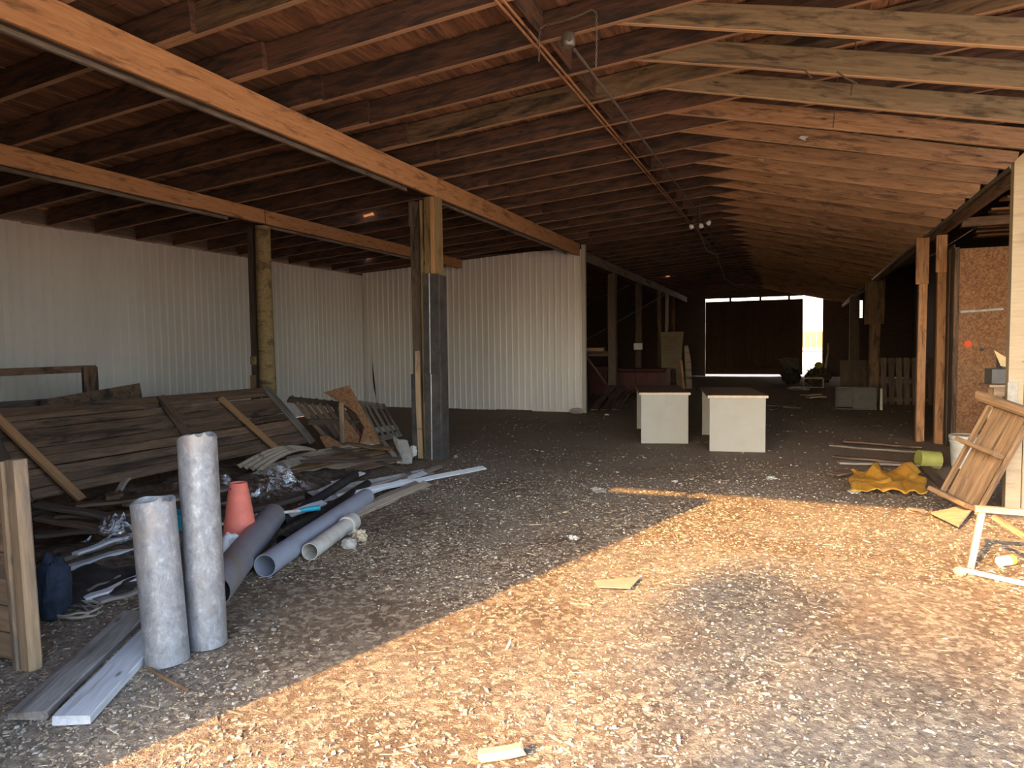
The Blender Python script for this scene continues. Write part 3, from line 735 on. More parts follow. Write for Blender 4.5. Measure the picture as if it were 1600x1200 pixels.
tag(sheet('dusty_sheet', lambda u, v: fq(u, v) + V((.02 * math.sin(v * 5) , -.05 * math.sin(u * 3.1) * (1 - v * .4) + .03 * nz(u * 4, v * 4), .012 * nz(u * 3, v * 3, 5))), 10, 14, 'cardgrey', th=.006), 'dusty beige board sheet slumped against the tall post', 'sheet')
tag(lump('white_rag', (-4.564, 7.660, 0.151), .05, .04, .07, 'paper', .3), 'small white rag tucked behind the dusty beige sheet', 'rag')

# heap of boards in the middle of the junk
BG = 'boards heaped in the junk pile'
heap = [  # start, end, width, material, what singles it out
 ((-5.004, 5.259, 0.050), (-4.750, 7.870, 0.050), .16, 'heapw', 'lowest brown board at the front of the board heap'),
 ((-5.108, 5.435, 0.100), (-4.856, 7.801, 0.090), .15, 'slat', 'grey brown board second from the front of the board heap'),
 ((-5.169, 5.558, 0.140), (-4.944, 7.736, 0.130), .17, 'heapw', 'brown board with dark gaps in the middle of the board heap'),
 ((-5.199, 5.707, 0.180), (-4.836, 7.853, 0.170), .14, 'crate', 'orange brown split board on top of the board heap'),
 ((-5.291, 5.971, 0.200), (-5.135, 7.847, 0.210), .15, 'heapw', 'dark board near the back of the board heap'),
 ((-5.354, 6.214, 0.230), (-5.170, 7.670, 0.250), .12, 'slat', 'grey board at the back of the board heap'),
 ((-4.945, 5.921, 0.270), (-4.272, 6.903, 0.200), .07, 'dark', 'narrow dark batten crossing the board heap'),
 ((-5.176, 6.786, 0.290), (-4.029, 6.667, 0.080), .07, 'dark', 'dark batten running down the heap toward the tall post'),
 ((-5.355, 7.288, 0.260), (-4.664, 7.298, 0.240), .10, 'crate', 'short brown board beneath the chipboard offcut'),
 ((-5.199, 7.883, 0.220), (-4.442, 7.131, 0.100), .09, 'slat', 'splintered grey board beside the dusty beige sheet'),
]
for i, (a, b, w_, m, lab) in enumerate(heap):
    tag(plank('old_board', a, b, w_ * .86, .02, m, up=(.34, -.17, .9), seg=8, warp=.012, cham=.006), lab, 'board', BG)
# curved corrugated sheets
def bent(name, c00, c10, c01, c11, lab, lift, mat, ribs=5):
    q = quad(c00, c10, c01, c11)
    tag(sheet(name, lambda u, v: q(u, v) + V((0, 0, lift * math.sin(u * math.pi * .9) + .010 * math.sin(v * ribs * 2 * math.pi))), 24, ribs * 8, mat, th=.003), lab, 'sheet', 'bent corrugated sheets')
bent('corrugated_sheet', (-5.323, 5.365, 0.300), (-5.170, 6.284, 0.340), (-5.066, 5.451, 0.240), (-5.046, 6.343, 0.300), 'bent grey brown corrugated sheet arching over the board heap', .10, 'slat', 4)
bent('corrugated_sheet', (-5.300, 5.369, 0.140), (-5.161, 6.181, 0.260), (-5.165, 5.667, 0.120), (-4.934, 6.231, 0.220), 'second corrugated sheet lying flatter under the arching one', .05, 'greyw', 4)

# white vinyl strips and pale slats in front of the heap
SG = 'pale strips fanned out in front of the heap'
strips = [
 ((-4.453, 5.451, 0.050), (-4.059, 7.070, 0.030), .06, .012, 'whitedirty', 'dirty white strip at the back of the fan of pale strips'),
 ((-4.253, 5.279, 0.050), (-3.930, 7.026, 0.030), .07, .012, 'slat', 'tan strip just in front of the back strip of the fan'),
 ((-4.311, 5.431, 0.090), (-4.454, 6.354, 0.110), .05, .014, 'white', 'short bright white strip lying on top of the fan'),
 ((-4.387, 6.138, 0.110), (-4.375, 5.721, 0.120), .04, .012, 'whitedirty', 'stub of dirty white strip above the short bright strip'),
 ((-3.958, 5.167, 0.060), (-3.960, 7.306, 0.050), .05, .012, 'greyw', 'grey strip reaching to the foot of the tall post'),
 ((-3.896, 5.659, 0.060), (-3.942, 6.866, 0.050), .06, .012, 'white', 'white strip touching the far end of the long grey pipe'),
 ((-3.950, 5.851, 0.050), (-3.493, 7.546, 0.020), .06, .014, 'white', 'longest white strip pointing out onto the open floor'),
 ((-3.591, 4.860, 0.020), (-3.690, 6.479, 0.020), .09, .010, 'slat', 'tan flat strip nearest the open floor'),
 ((-3.623, 5.057, 0.040), (-3.727, 6.362, 0.040), .08, .010, 'greyw', 'grey flat strip lying on the nearest tan one'),
]
strips += [
 ((-4.175, 4.982, 0.060), (-3.988, 6.739, 0.040), .05, .012, 'whitedirty', 'dirty white strip lying between the tan strip and the short bright strip'),
 ((-4.013, 5.339, 0.080), (-3.820, 6.319, 0.070), .05, .012, 'white', 'white strip under the longest white strip'),
 ((-3.940, 4.536, 0.090), (-3.948, 5.015, 0.100), .05, .03, 'painted', 'short pale stub beside the teal grip'),
 ((-3.579, 4.918, 0.030), (-3.671, 6.360, 0.030), .06, .010, 'slat', 'thin tan strip between the nearest tan and grey flat strips')]
for (a, b, w_, th, m, lab) in strips:
    tag(plank('pale_strip', a, b, w_ * 1.25, th, m, up=(.35, -.2, .9), seg=8, warp=.006, cham=.003), lab, 'strip', SG)
LG = 'strips and boards at the left of the heap'
left = [
 ((-3.890, 2.694, 0.030), (-3.857, 3.131, 0.050), .075, .03, 'white', 'clean white gutter strip left of the short steel pipe'),
 ((-4.418, 2.839, 0.060), (-4.371, 3.506, 0.080), .075, .03, 'painted', 'long whitish strip above the clean gutter strip'),
 ((-4.550, 2.911, 0.090), (-4.585, 3.567, 0.100), .07, .03, 'greyw', 'grey board lying above the long whitish strip'),
 ((-4.485, 3.067, 0.120), (-4.581, 3.565, 0.130), .06, .02, 'painted', 'thin pale strip topmost behind the short steel pipe'),
 ((-3.932, 2.745, 0.050), (-4.010, 3.017, 0.060), .02, .012, 'greyw', 'thin grey lath on the black sheet'),
 ((-3.804, 2.711, 0.020), (-3.778, 3.046, 0.020), .12, .02, 'plankgrey', 'short grey board half buried near the cord coil'),
 ((-5.148, 3.249, 0.140), (-4.609, 3.589, 0.180), .12, .03, 'dark', 'dark board across the left part of the heap'),
 ((-5.318, 3.373, 0.220), (-4.581, 3.487, 0.160), .09, .03, 'old', 'brown board sloping across the left part of the heap'),
 ((-5.297, 3.331, 0.340), (-4.663, 3.607, 0.220), .10, .03, 'dark', 'dark board above the sloping brown board'),
 ((-5.182, 3.420, 0.250), (-4.699, 3.720, 0.250), .14, .025, 'old', 'brown board below the barn door behind the short steel pipe'),
 ((-5.209, 3.541, 0.300), (-4.997, 4.407, 0.250), .15, .025, 'old', 'long brown board lying at the foot of the barn door'),
 ((-4.970, 3.850, 0.250), (-4.825, 4.792, 0.220), .14, .025, 'greyw', 'grey brown board behind the tall steel pipe'),
 ((-4.581, 4.063, 0.180), (-4.637, 4.915, 0.160), .14, .025, 'old', 'brown board behind the traffic cone'),
 ((-4.379, 3.829, 0.100), (-4.264, 5.091, 0.120), .10, .04, 'dark', 'black timber lying behind the traffic cone'),
 ((-4.112, 3.636, 0.070), (-4.062, 4.678, 0.080), .11, .03, 'old', 'brown board lying under the black timber'),
 ((-5.174, 3.883, 0.280), (-5.298, 4.115, 0.400), .05, .03, 'greyw', 'short grey stump of board leaning on the barn door'),
 ((-5.182, 3.817, 0.320), (-5.123, 3.915, 0.320), .15, .03, 'crate', 'small brown board piece below the barn door'),
]
for (a, b, w_, th, m, lab) in left:
    tag(plank('scrap_board', a, b, w_, th, m, seg=8, warp=.010, cham=.005), lab, 'board', LG)
fq = quad((-3.825, 2.497, 0.020), (-3.736, 3.120, 0.030), (-4.285, 2.892, 0.080), (-3.942, 3.335, 0.100))
tag(sheet('black_sheet', lambda u, v: fq(u, v) + V((0, 0, .05 * nz(u * 4, v * 3) + .03 * math.sin(u * 8) * v)), 20, 14, 'black', th=.004), 'crumpled black plastic sheet behind the short steel pipe', 'sheet')
# dark rotten debris mound under the junk
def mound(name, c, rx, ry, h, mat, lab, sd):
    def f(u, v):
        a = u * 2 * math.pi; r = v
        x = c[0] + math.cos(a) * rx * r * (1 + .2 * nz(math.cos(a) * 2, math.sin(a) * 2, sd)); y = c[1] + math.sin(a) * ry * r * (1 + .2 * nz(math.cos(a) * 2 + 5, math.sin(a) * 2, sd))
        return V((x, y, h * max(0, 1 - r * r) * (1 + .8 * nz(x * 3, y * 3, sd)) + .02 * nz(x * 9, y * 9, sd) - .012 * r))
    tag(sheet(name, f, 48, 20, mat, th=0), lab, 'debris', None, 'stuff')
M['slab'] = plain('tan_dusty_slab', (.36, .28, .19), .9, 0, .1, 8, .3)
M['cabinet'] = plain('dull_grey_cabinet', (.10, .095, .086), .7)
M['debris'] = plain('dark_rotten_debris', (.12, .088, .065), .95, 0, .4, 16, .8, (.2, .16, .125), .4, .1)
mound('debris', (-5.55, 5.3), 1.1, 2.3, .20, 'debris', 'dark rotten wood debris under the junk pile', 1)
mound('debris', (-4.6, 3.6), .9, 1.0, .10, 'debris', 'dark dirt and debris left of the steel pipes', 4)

# plastic film
def film(name, c, s, h, lab, sd):
    def f(u, v):
        x, y = (u - .5) * s[0], (v - .5) * s[1]
        k = max(0, 1 - ((u - .5) ** 2 + (v - .5) ** 2) * 3.4)
        return V((c[0] + x + .08 * nz(u * 4, v * 4, sd), c[1] + y + .08 * nz(u * 4 + 9, v * 4, sd), c[2] + h * k * (.6 + 1.2 * abs(nz(u * 5, v * 5, sd))) + .03 * nz(u * 12, v * 12, sd)))
    tag(sheet(name, f, 30, 24, 'film', th=0), lab, 'plastic film', 'crumpled clear plastic film')
film('plastic_film', (-4.492, 5.025, 0.160), (.6, .7), .22, 'crumpled clear plastic film right of the traffic cone', 2)
film('plastic_film', (-4.921, 4.658, 0.240), (.9, .5), .12, 'flattened clear plastic film behind the tall steel pipe', 5)
film('plastic_film', (-4.669, 3.500, 0.100), (.34, .3), .16, 'small wad of clear plastic film left of the short steel pipe', 8)

# broom handle with teal grip, teal crate
t = thing('tool_handle', 'cream tool pole with teal grip lying behind the fat dark pipe', 'tool', (-4.052, 4.509, 0.120))
tube('pole', [(-4.127, 3.842, 0.140), (-4.038, 4.271, 0.150), (-3.762, 4.486, 0.160)], .014, 'pvcwhite', t, 10)
tube('grip', [(-3.772, 4.483, 0.160), (-3.727, 4.524, 0.165), (-3.655, 4.599, 0.170)], [.017, .022, .024], 'teal', t, 12)
t = thing('teal_crate', 'teal plastic crate half hidden between the two steel pipes', 'crate', (-4.509, 3.929, 0.000))
cc = V((-4.509, 3.929, 0.000))
for (lo, hi) in (((-.16, -.12, 0), (.16, -.10, .20)), ((-.16, .10, 0), (.16, .12, .20)), ((-.16, -.098, 0), (-.14, .098, .20)), ((.14, -.098, 0), (.16, .098, .20))):
    box('side', cc + V(lo), cc + V(hi), 'teal', t)
box('rim', cc + V((-.18, -.14, .205)), cc + V((.18, -.098, .225)), 'teal', t)

# ------------------------------------------------------------------ desks
def desk(label, fl, ang, W, H, L):
    t = thing('desk', label, 'desk', (fl[0], fl[1], 0), 'cream desks in the middle of the floor')
    ca, sa = math.cos(ang), math.sin(ang); P = lambda x, y, z: V((fl[0] + x * ca - y * sa, fl[1] + x * sa + y * ca, z))
    f = plank('end_panel', P(0, .012, H / 2), P(W, .012, H / 2), .024, H - .002, 'laminate', parent=t, cham=.002)
    plank('end_panel', P(0, L - .05, H / 2), P(W, L - .05, H / 2), .024, H - .002, 'laminate', parent=t, cham=.002)
    plank('modesty_panel', P(W - .06, .03, H * .56), P(W - .06, L - .07, H * .56), .018, H * .8, 'laminate', parent=t, cham=.002)
    tp = plank('desk_top', P(W / 2, -.02, H + .015), P(W / 2, L, H + .015), W + .06, .03, 'desktop', parent=t, cham=.003)
    plank('edge_band', P(-.03, -.024, H + .014), P(W + .03, -.024, H + .014), .006, .036, 'edgeband', parent=t, cham=.001)
    return t
desk('cream desk with brown top seen end on, the nearer one on the right', (-1.06, 9.80), math.radians(10), .74, .755, 1.85)
desk('cream desk with brown top seen end on, the further one on the left', (-2.12, 10.28), math.radians(14), .70, .745, 1.9)

# ------------------------------------------------------------------ right foreground
# leaning shelf unit
O = V((1.449, 6.720, 0.060)); U = V((.41, .05, .92)).normalized(); Wd = V((-.77, .64, 0)); Wd = (Wd - U * Wd.dot(U)).normalized(); Nn = U.cross(Wd).normalized()
if Nn.y > 0: Nn = -Nn
P = lambda u, v, n: O + U * u + Wd * v + Nn * n
t = thing('shelf_unit', 'old brown wooden shelf unit tipped against the cream post', 'shelf unit', (1.4, 7.0, 0))
LU = .91; WV = .30
for i in range(6):
    v = .03 + (i + .5) * (WV - .06) / 6; plank('back_slat', P(.02, v, 0), P(LU, v, 0), .062, .014, 'crate', up=Nn, parent=t, seg=3, warp=.002)
for u in (.02, .50): plank('shelf_board', P(u, -.0, .105), P(u, WV + .03, .105), .04, .22, 'crate', up=Nn, parent=t, cham=.008)
plank('top_board', P(LU + .0, -.12, .06), P(LU + .0, WV + .10, .06), .085, .13, 'crate', up=Nn, parent=t, cham=.02, seg=4, warp=.003)
for v in (-.018, WV + .018): plank('side_board', P(-.02, v, .012), P(LU - .05, v, .012), .024, .06, 'crate', up=Nn, parent=t)
tag(plate('sunlit_board', [(1.109, 6.657, 0.030), (1.229, 6.242, 0.030), (1.546, 7.050, 0.100), (1.241, 6.694, 0.060)], (0, 0, .018), 'fence'), 'pale broken board lying in the sun at the foot of the shelf unit', 'board')
tag(tube('loose_cable', [(1.066, 6.680, 0.010), (1.158, 6.752, 0.012), (1.209, 6.562, 0.012), (1.330, 6.813, 0.012), (1.410, 6.771, 0.012), (1.479, 6.726, 0.012)], .007, 'iron', n=6), 'dark cable snaking on the sunlit ground below the shelf unit', 'cable')
# low frame with white tube
t = thing('low_frame', 'low pale wooden frame with white tube in the sun at the right edge', 'frame', (1.085, 5.171, 0.000))
bl = V((1.098, 5.204, 0.000))
plank('leg', (bl.x, bl.y + .02, .0), (bl.x + .08, bl.y + .13, .355), .04, .035, 'slat', up=(0, 1, 0), parent=t)
plank('top_rail', (bl.x + .04, bl.y + .13, .38), (bl.x + 1.3, bl.y + .05, .38), .05, .04, 'slat', parent=t)
tube('white_tube', [(1.043, 5.106, 0.020), (bl.x + 1.2, bl.y - .85, .02)], .016, 'white', t, 12)
plank('brace', (bl.x + .14, bl.y + .11, .34), (bl.x + .62, bl.y - .28, .03), .035, .03, 'tie', parent=t)
plank('rear_leg', (bl.x + 1.25, bl.y + .05, 0), (bl.x + 1.25, bl.y + .05, .355), .05, .04, 'fence', up=(0, 1, 0), parent=t)
t = thing('drink_can', 'crushed white and yellow drink can on the ground inside the low frame', 'can', (1.362, 5.500, 0.000))
cv = V((1.330, 5.368, 0.036)); dr = V((.75, .66, 0))
tube('can_body', [cv - dr * .07, cv - dr * .06, cv + dr * .02], [.02, .034, .034], 'canw', t, 16)
tube('can_label', [cv + dr * .021, cv + dr * .06, cv + dr * .068], [.035, .034, .026], 'cany', t, 16)
tag(lump('tan_stone', (1.007, 5.050, 0.025), .035, .03, .03, 'brick', .25), 'tan stone at the left end of the white tube', 'stone')

# yellow tarp
ta, tb = V((0.600, 8.278, 0.000)), V((1.219, 7.667, 0.000)); q = quad((0.550, 7.399, 0.020), (1.205, 7.476, 0.020), (0.603, 8.511, 0.030), (1.333, 8.596, 0.030))
tag(sheet('yellow_tarp', lambda u, v: q(u, v) + V((.10 * nz(u * 3, v * 3, 1), .14 * nz(u * 3 + 4, v * 3, 2), .012 + .07 * abs(nz(u * 4.2, v * 2.6, 6)) + .11 * math.exp(-((u - .42) / .07) ** 2) * v + .10 * math.exp(-((u - .82) / .13) ** 2) * v + .022 * abs(nz(u * 13, v * 9)) - .008 * (u < .05))), 40, 26, 'tarp', th=.005), 'crumpled yellow tarp lying on the shaded floor at the right', 'tarp')
# tin and bucket
t = thing('paint_tin', 'yellow green tin lying on its side by the chipboard booth', 'tin', (1.609, 9.949, 0.000))
c = V((1.497, 9.252, 0.105)); dx = V((.94, .25, -.10)).normalized()
vs, fs = pipe_geo(c - dx * .11, c + dx * .11, .104, .098, 32, None, 4); mo('tin_body', vs, fs, 'tin', t, smooth=True)
vs, fs = tube_geo([c - dx * .109, c - dx * .102], .098, 32); mo('tin_base', vs, fs, 'tin', t)
vs, fs = pipe_geo(c + dx * .10, c + dx * .116, .109, .098, 32, None, 2); mo('tin_rim', vs, fs, 'tin', t, smooth=True)
t = thing('white_bucket', 'white plastic bucket with lid behind the tipped shelf unit', 'bucket', (1.90, 9.45, 0))
lathe_obj('bucket_body', [(0, .01), (.125, 0), (.13, .01), (.15, .30), (.158, .305), (.158, .33), (.152, .335), (.153, .36)], 'bucket', (1.90, 9.45, 0), (0, 0, 0), t)
lathe_obj('bucket_lid', [(.162, .345), (.165, .385), (.155, .39), (.145, .38), (0, .38)], 'bucket', (1.90, 9.45, 0), (0, 0, 0), t)
# bench with boxes behind the cream post
t = thing('work_bench', 'rough wooden bench behind the cream post with boxes on it', 'bench', (2.5, 9.0, 0))
for i in range(3): plank('bench_board', (1.93, 8.62 + .15 * i, 1.02), (3.4, 8.62 + .15 * i, 1.02), .14, .03, 'fence', parent=t)
plank('front_rail', (1.96, 8.535, .96), (3.4, 8.535, .96), .03, .09, 'fence', parent=t)
for (x, y) in ((2.02, 8.58), (2.02, 8.92), (3.3, 8.58), (3.3, 8.92)): plank('leg', (x, y, 0), (x, y, 1.0), .05, .05, 'fence', up=(0, 1, 0), parent=t)
box('back_panel', (2.1, 8.955, .35), (3.3, 8.975, .95), 'osbdark', t)
tag(box('grey_box', (1.96, 8.6, 1.04), (2.6, 8.9, 1.20), 'greybox', cham=.01), 'flat grey box on the bench behind the cream post', 'box')
t = thing('open_carton', 'open yellowish cardboard carton lying on the grey box', 'carton', (2.3, 8.75, 1.2))
box('carton_body', (2.06, 8.65, 1.205), (2.45, 8.88, 1.33), 'greybox', t)
plate('carton_flap', [(1.98, 8.63, 1.40), (2.04, 8.62, 1.23), (2.31, 8.62, 1.207), (2.27, 8.63, 1.33), (2.09, 8.63, 1.32)], (0, .006, 0), 'cardyellow', t)
plate('far_flap', [(2.16, 8.89, 1.332), (2.36, 8.89, 1.40), (2.5, 8.89, 1.37), (2.5, 8.89, 1.332)], (0, .006, 0), 'card', t)
# floor boards lying by the tin
FG = 'boards lying on the floor by the booth'
for (a, b, w_, m, lab) in (
 ((0.528, 10.819, 0.020), (1.577, 10.399, 0.030), .12, 'greyw', 'furthest long board lying left of the yellow green tin'),
 ((0.706, 10.999, 0.050), (1.674, 10.845, 0.040), .09, 'old', 'thin board resting behind the furthest long board'),
 ((0.504, 9.669, 0.020), (1.467, 9.481, 0.020), .12, 'old', 'middle long board in front of the tin'),
 ((0.534, 9.146, 0.040), (1.624, 9.227, 0.040), .10, 'greyw', 'nearest long board lying before the yellow tarp'),
 ((0.420, 8.255, 0.050), (0.588, 8.393, 0.050), .16, 'old', 'short block of board left of the yellow tarp'),
 ((1.462, 9.233, 0.030), (1.434, 7.814, 0.030), .12, 'old', 'board lying between tarp and tipped shelf unit'),
 ((0.972, 6.869, 0.015), (1.078, 6.761, 0.020), .05, 'greyw', 'small splinter at the shade edge below the shelf unit')):
    tag(plank('floor_board', a, b, w_, .025, m, seg=6, warp=.008, cham=.005), lab, 'board', FG)

# scraps on the open floor
tag(plank('wood_block', (-1.030, 2.161, 0.020), (-0.905, 2.244, 0.020), .05, .035, 'brick', seg=3, warp=.004, cham=.008), 'tan wood block in the sun at the bottom edge of the picture', 'block')
tag(plate('flat_slab', [(-1.147, 4.099, 0.012), (-0.887, 4.258, 0.012), (-0.902, 4.044, 0.012), (-1.090, 3.998, 0.012)], (0, 0, .006), 'slab'), 'flat tan slab on the sunlit ground near the shade line', 'slab')
for k, (c, r, lab, m) in enumerate((((-1.823, 6.704, 0.020), .06, 'crumpled grey rag on the floor left of the strip of sunlight', 'cardgrey'), ((-1.563, 4.990, 0.012), .035, 'pale paper scrap on the shaded floor in the middle', 'paper'), ((-0.203, 7.978, 0.012), .045, 'white paper scrap on the floor below the nearer desk', 'paper'), ((-1.169, 7.469, 0.010), .025, 'small white scrap above the strip of sunlight', 'paper'), ((-3.656, 14.152, 0.020), .04, 'bright white scrap at the foot of the metal wall corner', 'paper'), ((0.586, 7.499, 0.015), .045, 'pale paper scrap in front of the yellow tarp', 'paper'), ((-0.954, 8.776, 0.020), .07, 'brown clod of dirt in front of the nearer desk', 'stone'))):
    tag(lump('floor_scrap' if m != 'stone' else 'dirt_clod', c, r, r * .8, r * .35, m if m != 'stone' else 'debris', 1.1, 2.6, sd=k * 3.7), lab, 'scrap')
tag(lump('rock', (-3.075, 4.193, 0.030), .06, .05, .045, 'stone', .2), 'flat grey rock beside the bell end of the off-white pipe', 'rock')
tag(lump('brown_paper', (-3.120, 4.397, 0.030), .055, .05, .05, 'card', .5), 'crumpled brown paper beside the bell end of the off-white pipe', 'paper')

# loose chips and gravel
def scatter(name, n, mat, lab, f, smin, smax, flat, sd, elong=2.2):
    rr = random.Random(sd); vs, fs = [], []; made = 0
    while made < n:
        x, y = f(rr); z = ground_h(x, y)
        s = rr.uniform(smin, smax) * (1 if rr.random() > .12 else 1.6); a = s * rr.uniform(1, elong); b = s * rr.uniform(.5, 1); h = s * rr.uniform(.2, 1) * flat
        q = Quaternion((0, 0, 1), rr.random() * 6.28) @ Quaternion((rr.random() - .5, rr.random() - .5, 0.01), rr.gauss(0, .28)); k = len(vs)
        for (u, v2, w2) in ((-1, -1, -1), (1, -.8, -1), (1, 1, -1), (-.8, 1, -1), (-.7, -.8, 1), (.8, -.6, 1), (.7, .8, 1), (-.6, .7, 1)):
            p = q @ V((u * a / 2 * rr.uniform(.7, 1.1), v2 * b / 2 * rr.uniform(.7, 1.1), w2 * h / 2)); vs.append((x + p.x, y + p.y, z + h * .35 + p.z))
        fs += [(k, k + 3, k + 2, k + 1), (k + 4, k + 5, k + 6, k + 7), (k, k + 1, k + 5, k + 4), (k + 1, k + 2, k + 6, k + 5), (k + 2, k + 3, k + 7, k + 6), (k + 3, k, k + 4, k + 7)]
        made += 1
    tag(mo(name, vs, fs, mat, origin=(0, 0, 0)), lab, 'litter', None, 'stuff')
def near(rr):
    while 1:
        y = 1.2 + 8.2 * rr.random() ** 1.5; x = rr.uniform(-3.9 - .1 * y, 2.6)
        d = .55 + .9 * nz(x * .8, y * .8, 11)
        if y > 6.5: d *= max(.08, 1 - (y - 6.5) / 3.2)
        if rr.random() < d: return x, y
def wide(rr): return rr.uniform(-6, 3), 6 + 13 * rr.random() ** 1.4
scatter('wood_chips', 42000, 'chips', 'pale wood chips strewn over the dirt floor', near, .004, .014, .35, 3, 2.6)
scatter('gravel', 11000, 'gravel', 'small grey gravel stones mixed into the dirt floor', near, .004, .013, .8, 5, 1.4)
scatter('floor_litter', 1500, 'chips', 'scattered chips and clods deeper in the barn', wide, .008, .026, .35, 9, 2.4)
def straws(rr): return rr.uniform(-3.4, 2.2), 1.3 + 5.5 * rr.random() ** 1.4
scatter('straw', 900, 'chips', 'thin straw and twigs on the ground near the front', straws, .008, .014, .3, 12, 9)

# ------------------------------------------------------------------ deep in the barn
SGp = 'thin posts in the dark left aisle'
tag(plank('aisle_plate', (-4.4, 14.8, 3.52), (-4.4, 31.2, 3.50), .06, .22, 'greyw', seg=16, warp=.012), 'long weathered plate on thin posts behind the metal wall', 'plate', None, 'thing')
for k, (y, wd) in enumerate(((17.75, .20), (21.05, .17), (24.6, .12), (27.7, .12))):
    tag(plank('aisle_post', (-4.4 + R.uniform(-.02, .02), y, 0), (-4.42, y, 3.39), wd, wd, 'dark' if k < 2 else 'old', up=(0, 1, 0), seg=8, warp=.008), 'thin dark post in the left aisle behind the metal wall, %s from the wall' % ordn(k + 1), 'post', SGp)
tag(plank('diagonal_pole', (-4.1, 24.0, .02), (-4.30, 25.6, 3.35), .11, .08, 'slat', up=(0, 1, 0), seg=4, warp=.01), 'pale pole leaning diagonally against the aisle plate', 'pole')
t = thing('plywood_sheet', 'dull plywood sheet leaning upright left of the dark end door', 'plywood', (-3.6, 22.4, 0))
plate('sheet', [(-3.940, 22.400, 0.719), (-3.325, 22.400, 0.720), (-3.275, 22.600, 1.919), (-4.017, 22.600, 1.913)], (0, .02, 0), 'plywood', t)
plank('support_leg', (-3.329, 22.300, 0.011), (-3.383, 22.380, 0.762), .22, .03, 'plywood', up=(0, 1, 0), parent=t)
plank('support_leg', (-3.792, 22.500, -0.008), (-3.792, 22.500, 0.758), .06, .03, 'plywood', up=(0, 1, 0), parent=t)
tag(plank('curved_lath', (-3.131, 21.900, 0.009), (-3.258, 21.950, 0.999), .07, .02, 'stud', up=(0, 1, 0), seg=6, warp=.02), 'bright curved lath leaning before the plywood sheet', 'lath')
tag(plate('torn_board', [(-3.317, 23.500, 0.009), (-3.127, 23.500, 0.012), (-3.150, 23.500, 0.898), (-3.256, 23.500, 1.459), (-3.383, 23.500, 1.461)], (0, .02, 0), 'slat'), 'pale torn board standing right of the plywood sheet', 'board')
def red_bin(lab, x0, x1, y0, y1, z1):
    t = thing('red_bin', lab, 'bin', ((x0 + x1) / 2, (y0 + y1) / 2, 0), 'red bins in the dark aisle')
    box('bin_body', (x0, y0, .1), (x1, y1, z1), 'red', t, .04); box('bin_lid', (x0 - .04, y0 - .04, z1 + .004), (x1 + .04, y1 + .04, z1 + .07), 'red', t, .02)
    for i in range(4):
        x = x0 + (x1 - x0) * (i + .5) / 4; box('rib', (x - .03, y0 - .025, .16), (x + .03, y0 - .002, z1 - .04), 'red', t)
    for (x, y) in ((x0 + .08, y0 + .08), (x1 - .08, y0 + .08), (x0 + .08, y1 - .08), (x1 - .08, y1 - .08)): box('foot', (x - .05, y - .05, 0), (x + .05, y + .05, .098), 'black', t)
red_bin('faded red bin in the dark aisle, left one beside the second thin post', -5.5, -4.95, 19.2, 20.2, .80)
red_bin('faded red bin in the dark aisle, wider right one behind the further desk', -4.75, -3.35, 19.6, 20.5, .74)
# things right behind the end of the metal wall
t = thing('lumber_shelf', 'timber shelf rail behind the end of the metal wall', 'shelf', (-4.9, 17.9, 0))
plank('shelf_rail', (-6.6, 18.0, 1.28), (-3.9 - .45, 18.0, 1.28), .06, .14, 'old', parent=t)
for x in (-6.5, -5.3): plank('leg', (x, 18.1, 0), (x, 18.1, 1.2), .09, .09, 'dark', up=(0, 1, 0), parent=t)
plank('brace', (-5.2, 18.02, 1.18), (-4.55, 18.02, .3), .05, .04, 'old', parent=t)
tag(plank('beige_plank', (-5.6, 17.98, 1.40), (-4.72, 17.98, 1.38), .10, .09, 'fence', seg=4, warp=.01), 'short beige plank lying on the timber shelf rail', 'plank')
tag(box('white_notice', (-4.12, 19.0, 1.37), (-3.88, 19.01, 1.55), 'paper'), 'small blank pale card hung in the dark aisle', 'card')
for k, (a, b) in enumerate((((-6.4, 18.5, 1.1), (-4.0, 24.0, 3.3)), ((-6.6, 17.2, 1.9), (-4.6, 20.5, 3.3)))):
    tag(tube('brace_rod', [a, b], .016, 'steel', n=6), ['thin brace rod slanting up between the thin posts, the lower one', 'thin brace rod slanting up between the thin posts, the upper one'][k], 'rod', 'brace rods')
for k, (a, b, lab) in enumerate((((-4.2, 15.1, .03), (-4.35, 17.4, .45), 'brown board propped at the end of the metal wall, left one'), ((-4.0, 15.2, .03), (-4.1, 17.5, .42), 'brown board propped at the end of the metal wall, middle one'), ((-3.75, 15.3, .03), (-3.95, 17.6, .30), 'brown board propped at the end of the metal wall, right one'), ((-3.6, 17.0, .03), (-2.6, 16.2, .05), 'pale lath on the floor behind the further desk'))):
    tag(plank('propped_board', a, b, .16 if k < 3 else .06, .03, 'old' if k < 3 else 'slat', seg=4, warp=.01), lab, 'board', 'boards at the end of the metal wall')
tag(lump('wall_foot_stone', (-4.42, 14.45, .05), .16, .08, .07, 'stone', .2), 'grey stone wedged under the foot of the metal wall', 'stone')

